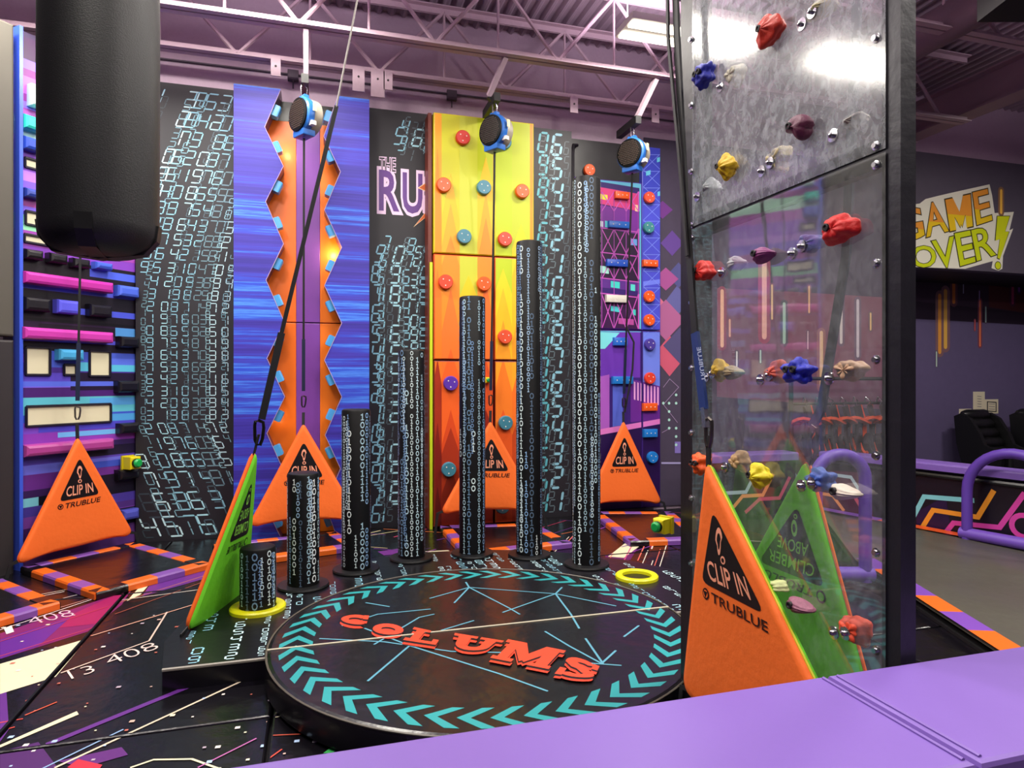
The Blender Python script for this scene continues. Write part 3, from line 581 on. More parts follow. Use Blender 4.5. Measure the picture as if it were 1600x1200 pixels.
sR.px([(1425, 470), (1610, 490), (1610, 508), (1425, 498)], '#2c2232', 1); sR.px([(1425, 430), (1610, 435), (1610, 490), (1425, 470)], '#3e2f42', 1)  # dark bands paint the shade under the soffit onto the recess wall
for px, y0, y1, w_, c, h in ((1468, 462, 550, .075, '#ffb04a', '#8f6a70'), (1477, 455, 542, .08, '#ffc85a', '#8f6a70'), (1490, 432, 472, .07, '#e08a3a', '#6a4450'), (1531, 470, 540, .04, '#ff8a5a', '#8f4a5c'), (1463, 550, 572, .025, '#d8f0e0', '#6a6078'), (1530, 455, 480, .02, '#c8b8f0', '#4e3f56'), (1540, 480, 503, .025, '#b8e0d8', '#5a4458'), (1505, 440, 458, .02, '#b8c0e0', '#443648'),
                             (1582, 435, 473, .06, '#c04a7a', '#5a3048'), (1592, 432, 455, .05, '#9a5ac0', '#4a3458'), (1523, 500, 516, .02, '#e86a6a', '#8f4a5c')):  # the highest streaks paint the soffit's reflections of the mural
    neon(sR, px, y0, y1, w_, c, h)
sR.px([(1545, 445), (1610, 455), (1610, 490), (1545, 480)], '#5f3030', 1)
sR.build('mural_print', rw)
sG = wallsheet(YB-.03)
neon(sG, 1564, 298, 332, .05, '#ffc850', '#8f6a50')
GO = [('G', [(1399, 380), (1445, 371), (1437, 322), (1391, 330)]), ('A', [(1447, 371), (1482, 361), (1466, 314), (1447, 319)]), ('M', [(1484, 362), (1520, 354), (1516, 303), (1476, 312)]), ('E', [(1526, 352), (1550, 344), (1543, 295), (1519, 301)])]
OV = [('O', [(1424, 418), (1462, 418), (1462, 384), (1424, 384)]), ('V', [(1468, 419), (1490, 418), (1490, 369), (1455, 377)]), ('E', [(1500, 416), (1524, 409), (1516, 360), (1491, 365)]), ('R', [(1526, 408), (1556, 398), (1548, 352), (1517, 360)])]
white = [(1392, 325), (1437, 318), (1446, 311), (1466, 306), (1492, 300), (1546, 288), (1550, 305), (1554, 333), (1584, 331), (1577, 360), (1583, 357), (1567, 400), (1566, 420), (1560, 423), (1549, 419), (1551, 408), (1508, 420), (1392, 416)]
sG.px(white, '#f2f0dc', 1)
def grad_letters(lst, bold, c1, c0):
    for t, q in lst:
        if t == 'M':
            e_ = lambda k: [(1498+(x-1498)*k, 333+(y-333)*k) for x, y in q]
            slab_text(sG, 'N', e_(1.06), '#3a3420', 3); slab_text(sG, 'N', e_(.98), c1, 4); h_ = [q[0], q[1], q[2], q[3]]; n0 = len(sG.p); slab_text(sG, 'N', e_(.98), c0, 5); P_ = sG.p[n0:]; del sG.p[n0:]; zc = sG.p2(1498, 336)[1]
            for pts, mm, l in P_:
                r = clip(pts, (-99, zc, 99, 99))
                if r: sG.uv(r, c0, 5)
            continue
        bx = glyphs(t, bold)[2]
        sG.text(t, q, '#3a3420', 3, bold+.022, bb=bx); sG.text(t, q, c1, 4, bold, bb=bx)
        if c0:
            n0 = len(sG.p); sG.text(t, q, c0, 5, bold, bb=bx); P_ = sG.p[n0:]; del sG.p[n0:]
            zc = sG.p2((q[0][0]+q[1][0])/2, (q[0][1]+q[3][1])/2+2)[1]
            for pts, mm, l in P_:
                r = clip(pts, (-99, zc, 99, 99))
                if r: sG.uv(r, c0, 5)
grad_letters(GO, .012, '#f6d024', '#f6a23a'); grad_letters(OV, .012, '#d8e61c', None)
bolt = [(1558, 338), (1577, 338), (1570, 362), (1576, 362), (1562, 405), (1558, 403), (1562, 374), (1555, 376)]
sG.px([(x+(x-1566)*.12, y+(y-372)*.03) for x, y in bolt], '#3a3420', 3); sG.px(bolt, '#dce61c', 4); sG.circ(sG.p2(1559, 415), .07, '#3a3420', 3, 16); sG.circ(sG.p2(1559, 415), .058, '#dce61c', 4, 16)
sG.build('letter_print', bk)
# paper notices
for i, (x0, y0, x1, y1, lb) in enumerate(((1521, 612, 1539, 640, 'tall cream paper notice taped on the purple wall, uppermost of three'), (1539, 624, 1560, 646, 'cream paper notice with a black frame taped above the massage chair'), (1499, 639, 1518, 656, 'small cream paper notice taped lowest, left of the other two'))):
    a_ = oY(x0, y0, RY-.01); b_ = oY(x1, y1, RY-.01); m = MB(); m.box((a_.x, RY-.008, b_.z), (b_.x, RY-.002, a_.z), mat('#ece2c4', .7))
    o = m.build('paper_notice', label=lb, cat='notice'); S = wallsheet(RY-.008)
    if i == 1: S.px([(x0+3, y0+3), (x1-3, y0+4), (x1-3, y1-2), (x0+3, y1-3)], '#2a2a30', 1); S.px([(x0+4.5, y0+4.5), (x1-4.5, y0+5.5), (x1-4.5, y1-3.5), (x0+4.5, y1-4.5)], '#ece2c4', 2)
    for k in range(3 if i else 5): yy = y0+7+k*4; S.pxline([(x0+6, yy), (x1-6, yy+.5)], .008, '#6a6078', 3)
    S.build('notice_print', o)
# ================================================================== FLOOR MATS with the star print
fl = Sheet((0, 0, 0), (1, 0, 0), (0, 1, 0), (0, 0, 1))
def FP(pts, c, l=1): fl.px(pts, c, l)
def FL(pts, w_, c, l=4): fl.pxline(pts, w_, c, l)
CR = '#ddd6b4'
FP([(0, 1038), (137, 998), (87, 1058), (0, 1085)], CR, 3)
FP([(0, 1030), (0, 990), (181, 929), (207, 920), (190, 945), (137, 987)], '#7a1a5e', 1); FP([(60, 985), (181, 929), (207, 920), (187, 943), (150, 975)], '#9c1a58', 2); FP([(0, 1030), (0, 1000), (110, 965), (60, 1010)], '#5c2288', 2)
FP([(225, 910), (236, 911), (219, 930), (198, 940)], CR, 4); FP([(236, 911), (330, 885), (318, 905), (222, 932)], '#5e2a80', 2)
FP([(73, 1167), (71, 1162), (300, 1069), (308, 1071)], '#5e2a80', 3)
FL([(87, 1200), (423, 1044)], .014, '#d8c8b0'); FL([(143, 994), (303, 945)], .012, '#e0a890'); FL([(96, 1052), (233, 1002), (261, 957)], .012, '#d8c0b0'); FL([(60, 1205), (192, 1141)], .01, '#88a8d0')
FP([(0, 1169), (0, 1165), (120, 1112), (123, 1117)], CR, 3)
for a_, b_, c in (((0, 985), (180, 925), '#e8d8d8'), ((0, 978), (210, 915), '#c89088'), ((0, 1003), (170, 948), '#c03a50'), ((0, 1026), (150, 980), '#c8405c'), ((0, 1130), (35, 1124), '#d84a3a'), ((0, 1143), (22, 1137), '#d84a3a'), ((40, 1118), (88, 1098), '#d85a3a'), ((190, 938), (310, 922), '#e8e0d0'),
                  ((180, 944), (320, 900), '#c8785c'), ((0, 960), (120, 930), '#c8c0c0'), ((180, 960), (330, 905), '#a05038'), ((250, 905), (330, 880), '#e8a0b0'), ((0, 945), (100, 925), '#e8e0d8'), ((310, 1200), (400, 1155), '#b060a0'), ((60, 930), (330, 880), '#e0d4c0')):
    FL([a_, b_], .009, c)
FP([(0, 1175), (60, 1160), (90, 1200), (0, 1215)], '#4a2060', 2); FP([(90, 1190), (190, 1168), (200, 1180), (130, 1200)], '#5a2470', 2); FP([(105, 1200), (122, 1187), (160, 1196), (150, 1210)], '#c02a3c', 3); FP([(0, 1085), (10, 1080), (14, 1140), (0, 1160)], '#5e2a80', 2)
FL([(205, 1200), (240, 1188), (300, 1187), (350, 1205)], .012, CR); FP([(320, 1203), (345, 1200), (360, 1215), (310, 1215)], CR, 4)
FP([(322, 1043), (333, 1041), (340, 1047), (330, 1050)], '#d03a30', 4)
FP([(427, 1095), (440, 1090), (480, 1108), (470, 1116), (424, 1123)], CR, 4); FP([(505, 1178), (552, 1143), (562, 1143), (520, 1178)], '#3fae5a', 4); FP([(548, 1172), (575, 1150), (590, 1152), (560, 1175)], '#6a2a80', 4)
FL([(424, 1150), (470, 1148)], .008, '#c0503c'); FL([(415, 1190), (440, 1172)], .008, '#d04a3a')
for i in range(230):
    x = random.uniform(-2.2, .6); y = random.uniform(2.6, 5.6); r = random.choice((.005, .006, .008, .012)); c = random.choice(('#e8e0d8', '#d8b0a0', '#c86a58', '#a8c0e0', '#b0a0b0', '#e8e0c0'))
    fl.uv([(x-r, y-r*.8), (x+r, y-r), (x+r*1.1, y+r*.9), (x-r*.8, y+r)], c, 5)
for i, t in enumerate(('13', '408')):
    q = [(112, 1062), (150, 1050), (142, 1040), (104, 1050)] if i == 0 else [(172, 1040), (250, 1013), (238, 1004), (160, 1029)]
    fl.text(t, q, '#e8d0c8', 5, -.015)
fl.text('408', [(50, 977), (118, 962), (108, 953), (38, 967)], '#e0b8c8', 5, -.015); fl.text('1', [(10, 992), (22, 988), (18, 978), (6, 983)], '#e8d8d8', 5, -.015)
# fans of lines and shards between platform and walls
for i in range(60):
    x = random.uniform(.2, 5.2); y = random.uniform(5.8, 7.6); L = random.uniform(.2, 1.0); a_ = random.choice((.5, .62, .4, 2.6)); c = random.choice(('#e8e0d0', '#c86a3a', '#c03a60', '#8a3aa0', '#e8d8a0', '#5a2a78'))
    fl.line([(x, y), (x+L*cos(a_), y+L*sin(a_))], random.choice((.008, .012, .02)), c, 3)
for i in range(26):
    x = random.uniform(1.8, 4.2); y = random.uniform(4.0, 7.0); fl.line([(x, y), (x+.5, y+.75)], random.choice((.008, .012)), random.choice(('#e8e0d0', '#e06a5a', '#c04a80')), 3)
FP([(590, 862), (640, 855), (660, 862), (600, 868)], '#6a2a80', 2); FP([(662, 862), (700, 860), (715, 868), (690, 872)], CR, 3); FP([(950, 870), (978, 848), (1004, 850), (975, 872)], CR, 3); FP([(945, 868), (1000, 850), (985, 875), (950, 880)], '#5a1a5c', 1)
MAT = mat('#0c0a10', .24, 0, .32, 7, .55); HLT = mat('#8c867c', .35)
gx = [-1.45-1.24*k for k in (3, 2, 1)]+[-1.45, -.21, 1.03, 2.27, 3.51, 4.75]; gy = [-.2, 1.2, 3.58, 5.96, 7.83]
mi_ = 0
for i in range(len(gx)-1):
    for j in range(len(gy)-1):
        x0, x1, y0, y1 = gx[i]+.006, gx[i+1]-.006, gy[j]+.006, gy[j+1]-.006
        if gx[i] > 3.6 and j < 2: continue
        if gx[i] < -4 and j > 2: continue
        m = MB(); m.obox(Vector(((x0+x1)/2, (y0+y1)/2, -.0275)), Vector((1, 0, 0)), Vector((0, 1, 0)), UP, x1-x0, y1-y0, .055, MAT, .012)
        lab = 'black printed floor mat, ' + {(3, 2): 'reaching from the short column to the front seam', (3, 1): 'in the lower left corner below the seam', (2, 2): 'with the broad cream stripe at the left edge', (2, 1): 'at the lower left corner left of the seam', (4, 2): 'mostly under the round mat', (4, 1): 'in front of the round mat with the green dash', }.get((i, j), '')
        if lab.endswith(', '): lab = 'printed black floor mat, %s from left, %s row from the front' % (['first', 'second', 'third', 'fourth', 'fifth', 'sixth', 'seventh', 'eighth'][i], ['first', 'second', 'third', 'fourth'][j])
        o = m.build('floor_mat', label=lab, cat='floor mat', group='printed floor mats')
        fl.build('mat_print', o, rect=(x0+.012, y0+.012, x1-.012, y1-.012), eps=.0008, kind='stuff')
# striped landing mats
OM, PM = '#e0641a', '#7a4aa0'
def stripe_mat(corners, label, nstr=(7, 7), z=.055, sides=(0, 1, 2, 3)):
    P_ = [oZ(px, py, z) for px, py in corners]                     # front-left, front-right, back-right, back-left
    cc = sum(P_, Vector())/4; cc.z = 0
    t = thing('landing_mat', label, 'landing mat', cc, 'landing mats with striped edges')
    m = MB(); b4 = [Vector((p.x, p.y, .001)) for p in P_]; ins = [p+(Vector((cc.x, cc.y, z))-p)*.03 for p in P_]
    m.mesh(b4+[p-UP*.012 for p in P_]+[Vector((q.x, q.y, z)) for q in ins], [(3, 2, 1, 0), (0, 1, 5, 4), (1, 2, 6, 5), (2, 3, 7, 6), (3, 0, 4, 7), (4, 5, 9, 8), (5, 6, 10, 9), (6, 7, 11, 10), (7, 4, 8, 11), (8, 9, 10, 11)], MAT); m.build('mat_body', t)
    wd = .11
    for k in sides:
        a_, b_ = P_[k], P_[(k+1) % 4]; d = (b_-a_); L = d.length; d.normalize(); nn = Vector((-d.y, d.x, 0));
        if nn.dot(Vector((cc.x, cc.y, a_.z))-a_) < 0: nn = -nn
        n = max(4, int(L/.2)); m = MB()
        for q in range(n):
            s0 = a_+d*(L*q/n); s1 = a_+d*(L*(q+1)/n); c = vinyl(OM if q % 2 else PM, .35)
            if q == 0: c = MAT
            prof = [(-.012, -z+.004), (-.012, -.008), (-.002, .006), (wd-.01, .007), (wd, -.002)]
            vs = [s_+nn*x+UP*y for s_ in (s0, s1) for x, y in prof]
            m.mesh(vs, [(i, i+1, i+6, i+5) for i in range(4)]+[(0, 1, 2, 3, 4), (9, 8, 7, 6, 5)], c)
        m.build('striped_edge', t)
stripe_mat([(150, 927), (327, 880), (210, 848), (34, 886)], 'black landing mat with orange and purple stripes under the left orange gate')
stripe_mat([(-60, 985), (92, 941), (-5, 902), (-150, 936)], 'black landing mat with striped edge cut by the left picture edge')
stripe_mat([(372, 878), (560, 852), (524, 831), (334, 851)], 'black landing mat with striped edges behind the two shortest columns')
stripe_mat([(727, 866), (893, 848), (833, 818), (688, 822)], 'black landing mat with striped edges at the foot of the yellow wall')
stripe_mat([(985, 846), (1100, 842), (1050, 800), (925, 800)], 'black landing mat with striped edges at the foot of the city wall')
# ================================================================== PLATFORM, ROUND MAT
PC = Vector((1.02, 4.03, 0)); PR = 1.29; PZ = .12; DZ = .165
def plr(a_): return 2.08-.26*max(0, (a_-2.5)/(pi-2.5))**1.5 - .02*max(0, (.5-a_)/.5)
arc = [PC+Vector((cos(t)*plr(t), sin(t)*plr(t), 0)) for t in [pi*k/14 for k in range(15)]]
m = MB(); PLM = mat('#111015', .3, 0, .12, 9)
m.prism([Vector((p.x, p.y, PZ)) for p in arc], (0, 0, -PZ), PLM)
pl = m.build('column_platform', label='low black half round platform printed with digits under the columns', cat='platform')
m = MB(); m.tube([Vector((p.x, p.y, PZ-.002)) for p in (arc[-1], arc[0])], .01, HLT, 6); m.build('front_edge_highlight', pl)  # pale tube paints the highlight along the platform's front edge
sp = Sheet((0, 0, PZ), (1, 0, 0), (0, 1, 0), (0, 0, 1))
random.seed(5)
x = PC.x-2.1
while x < PC.x+2.1:
    y = PC.y+.05; d = random.randint(0, 9); c = random.choice(CI[:3]); k = random.choice((1, 1.5, .9)); g = random.uniform(.15, .8)
    run = True
    while y < PC.y+2.1:
        v = Vector((x-PC.x, y-PC.y, 0)); r = v.length
        if r > PR+.02 and r < plr(math.atan2(v.y, v.x))-.12 and run and not (((x+.39)**2+(y-4.95)**2) < .03): seg(sp, d, x, y, .036*k, .06*k, c, 1, 0, .2)
        d = (d+1) % 10; y += .085*k
        if random.random() < .06: run = not run
    x += random.uniform(.06, .13)*k
sp.build('digit_print', pl, kind='stuff')
rm = thing('round_mat', 'large black round mat lettered in orange inside a ring of teal arrows', 'mat', PC)
N_ = 96
def halfdisc(a0, a1, z0, z1, name):
    n = 40; m = MB(); rim = [PC+Vector((cos(a0+(a1-a0)*k/n), sin(a0+(a1-a0)*k/n), 0)) for k in range(n+1)]
    ring = lambda r, z: [PC+Vector((cos(a0+(a1-a0)*k/n)*r, sin(a0+(a1-a0)*k/n)*r, z)) for k in range(n+1)]
    R_ = [ring(PR-.02, z0), ring(PR, z0+.02), ring(PR, z1-.025), ring(PR-.008, z1-.007), ring(PR-.03, z1)]; vs = [p for r in R_ for p in r]; fs = []
    for i in range(len(R_)-1):
        for k in range(n): q = n+1; fs.append((i*q+k, i*q+k+1, (i+1)*q+k+1, (i+1)*q+k))
    m.mesh(vs, fs, MAT, True); m.poly(R_[-1], mat('#141215', .27, 0, 1.0, 3.2, .55)); m.poly(R_[0][::-1], MAT)
    q = [R_[i][0] for i in range(5)]+[R_[i][-1] for i in range(4, -1, -1)]; m.poly(q, MAT)
    o = m.build(name, rm); return o
halfdisc(0, pi, PZ+.001, DZ, 'mat_half'); halfdisc(pi, 2*pi, .001, DZ, 'mat_half')
m = MB(); m.tube([(PC.x-PR+.01, PC.y, DZ), (PC.x+PR-.01, PC.y, DZ)], .007, mat('#b8b09a', .35), 6); m.build('fold_seam_highlight', rm)  # pale colour paints the white highlight along the fold
m = MB(); m.tube([PC+Vector((cos(t)*(PR-.006), sin(t)*(PR-.006), DZ-.004)) for t in [2*pi*k/N_ for k in range(N_)]], .006, mat('#5a544c', .4), 5, closed=True); m.build('rim_piping', rm)
sd = Sheet((PC.x, PC.y, DZ), (1, 0, 0), (0, 1, 0), (0, 0, 1))
NC = 46; r0, rm_, r1 = PR*.80, PR*.865, PR*.945
for k in range(NC):
    t = -2*pi*k/NC; w_ = 2*pi/NC*.42; sk = 2*pi/NC*.75
    def pt(r, a_): return (r*cos(a_), r*sin(a_))
    mid = (r0+r1)/2; 
    sd.uv([pt(r0, t), pt(mid, t-sk), pt(mid, t-sk-w_), pt(r0, t-w_)], '#2b9498', 1); sd.uv([pt(mid, t-sk), pt(r1, t), pt(r1, t-w_), pt(mid, t-sk-w_)], '#2b9498', 1)
for pts in ([(535, 978), (590, 960), (672, 952)], [(585, 1007), (655, 965), (678, 960)], [(500, 998), (600, 1003), (705, 1018), (790, 1020)], [(575, 1064), (640, 1009)], [(640, 1009), (780, 1053), (855, 1080)], [(572, 942), (608, 948)], [(570, 982), (640, 1009)], [(672, 935), (733, 918), (795, 950), (812, 960)], [(733, 918), (710, 942)], [(733, 918), (728, 910)],
            [(733, 918), (868, 928), (962, 947)], [(786, 957), (868, 928), (878, 918)], [(868, 928), (892, 960), (905, 982)], [(852, 987), (890, 1010), (940, 1037)], [(915, 998), (942, 1037)], [(940, 1037), (962, 1017)], [(915, 1036), (970, 1040)], [(975, 995), (998, 978)], [(690, 985), (740, 970)]):
    sd.pxline(pts, .013, '#5a9ab0', 2)
def up(q, dx, dy): return [(x+dx, y+dy) for x, y in q]
lo_ = 3
for t, q in (('C', [(529, 972), (574, 978), (579, 963), (540, 961)]), ('O', [(578, 988), (622, 994), (634, 981), (593, 974)]), ('L', [(631, 1001), (680, 1008), (692, 992), (648, 983)]), ('U', [(704, 1014), (762, 1020), (786, 1004), (712, 993)]), ('M', [(768, 1030), (856, 1046), (882, 1020), (795, 1004)]), ('S', [(862, 1055), (930, 1064), (940, 1046), (888, 1026)])):
    cx_ = sum(p[0] for p in q)/4; cy_ = sum(p[1] for p in q)/4; q = [(cx_+(x-cx_)*1.04, cy_+(y-cy_)*1.12) for x, y in q]
    ex = lambda q_, k: [(cx_+(x-cx_)*k+dx_, cy_+(y-cy_)*k+dy_) for x, y in q_]
    kk = lo_; lo_ += 3
    for dx_, dy_, k, mm_, l in ((-2, 6, 1, '#d8402a', kk), (-.8, 2.4, 1.03, '#151015', kk+1), (0, 0, 1, '#e2482e', kk+2)): slab_text(sd, t, ex(q, k), mm_, l)
sd.build('mat_print', rm, eps=.0006)
# ================================================================== COLUMNS
def ring0(mb, c, r, z, a0, w_, h, m):
    n = 8; ins = .3
    P_ = []
    for k in range(n):
        t = 2*pi*k/n
        for q in (1, 1-ins*1.4 if False else .62): 
            a_ = a0+q*w_/2*cos(t)/r; P_.append((c[0]+r*cos(a_), c[1]+r*sin(a_), z+q*h/2*sin(t)))
    b = len(mb.v); mb.mesh(P_, [(2*k, 2*((k+1) % n), 2*((k+1) % n)+1, 2*k+1) for k in range(n)], m)
def bar1(mb, c, r, z, a0, w_, h, m):
    def q(x0, y0, x1, y1): 
        pts = [(x0, y0), (x1, y0), (x1, y1), (x0, y1)]; mb.poly([(c[0]+r*cos(a0+x/r), c[1]+r*sin(a0+x/r), z+y) for x, y in pts], m)
    q(-w_*.1, -h/2, w_*.1, h/2); q(-w_*.35, -h/2, w_*.35, -h/2+h*.14); q(-w_*.35, h*.22, -w_*.1, h*.38)
cols = [(403, 952, 853), (474, 916, 738), (556.5, 891, 639), (643, 873, 547), (738, 866, 464), (827, 868, 378), (916.5, 883, 279)]
names = ['shortest black column printed with binary digits, in a yellow ring', 'second shortest black binary column, in front of an orange gate', 'third black binary column from the left, below the zigzag wall right edge', 'fourth black binary column, before the dark digit wall', 'fifth black binary column, before the yellow wall', 'second tallest black binary column, overlapping the right edge of the yellow wall', 'tallest black binary column, before the city wall']
CM = mat('#050508', .5, 0, .06, 12, .3); CR_ = .118
random.seed(11); COLP = []
for i, (px, py, ty) in enumerate(cols):
    p = oZ(px, py, PZ); D = (p-CAM).dot(FWD); zt_ = H+(HY-ty)/F*D
    COLP.append(p)
    t = thing('padded_column', names[i], 'column', p, 'row of padded columns of rising height')
    m = MB(); m.lathe((p.x, p.y, PZ+.001), UP, [(CR_, 0), (CR_, zt_-PZ-.02), (CR_-.006, zt_-PZ-.006), (CR_-.02, zt_-PZ)], CM, 40); m.build('column_body', t)
    if i: m = MB(); m.lathe((p.x, p.y, PZ+.001), UP, [(CR_+.07, 0), (CR_+.075, .01), (CR_+.07, .022), (CR_+.002, .024)], BLKM, 40); m.build('base_collar', t)
    m = MB(); na = 15
    for k in range(na):
        a0 = 2*pi*(k+random.uniform(-.15, .15))/na; cl = ink(random.choice(('#d8e8ea', '#c0dce8', '#8cb4e0', '#a8c8d8', '#6f8fb0', '#5a6f88', '#e8f0f0')))
        wg = random.choice((.028, .033, .04)); z = PZ+random.choice((.03, .05, .05, random.uniform(.1, .9))); hg = wg*1.4; zend = zt_-.03 if random.random() < .8 else random.uniform(z, zt_)
        while z+hg/2 < zend:
            (ring0 if random.random() < .52 else bar1)(m, (p.x, p.y), CR_+.0015, z+hg/2, a0, wg, hg, cl); z += hg*1.18
            if random.random() < .03: z += hg*random.randint(1, 4)
    if True:
        for k in range(11):
            a0 = random.uniform(0, 2*pi); z0 = random.uniform(PZ+.1, max(PZ+.12, zt_-.3)); cl = ink(random.choice(('#a8c8e8', '#cfe4ee', '#7a9cc8'))); wg = .028
            for q in range(random.randint(6, 40)):
                z = z0+q*.046
                if z > zt_-.05: break
                (ring0 if random.random() < .5 else bar1)(m, (p.x, p.y), CR_+.0022, z, a0, wg, .038, cl)
    m.build('digit_print', t, kind='stuff')
# dark rags of cable on the tallest column foot
YR = mat('#d8d414', .35)
def torus(c, R_, r, m, name, **k):
    mb = MB(); mb.tube([Vector(c)+Vector((cos(2*pi*q/48)*R_, sin(2*pi*q/48)*R_, 0)) for q in range(48)], r, m, 10, closed=True); return mb.build(name, **k)
def flatring(c, ri, ro, z, h, name, **k):
    mb = MB(); n = 48; prof = [(ri, 0), (ri, h*.8), (ri+.008, h), (ro-.01, h), (ro, h*.7), (ro, 0)]; vs = []; fs = []
    for r, hh in prof:
        for q in range(n): vs.append((c.x+cos(2*pi*q/n)*r, c.y+sin(2*pi*q/n)*r, z+hh))
    for i in range(6):
        for q in range(n): j = (i+1) % 6; fs.append((i*n+q, j*n+q, j*n+(q+1) % n, i*n+(q+1) % n))
    mb.mesh(vs, fs, YR, True); return mb.build(name, **k)
flatring(COLP[0], CR_+.004, .185, PZ+.001, .03, 'yellow_ring', label='yellow ring around the foot of the shortest column', cat='ring', group='yellow floor rings')
flatring(oZ(995, 903, PZ), .115, .17, PZ+.001, .03, 'yellow_ring', label='empty yellow ring lying on the platform right of the columns', cat='ring', group='yellow floor rings')
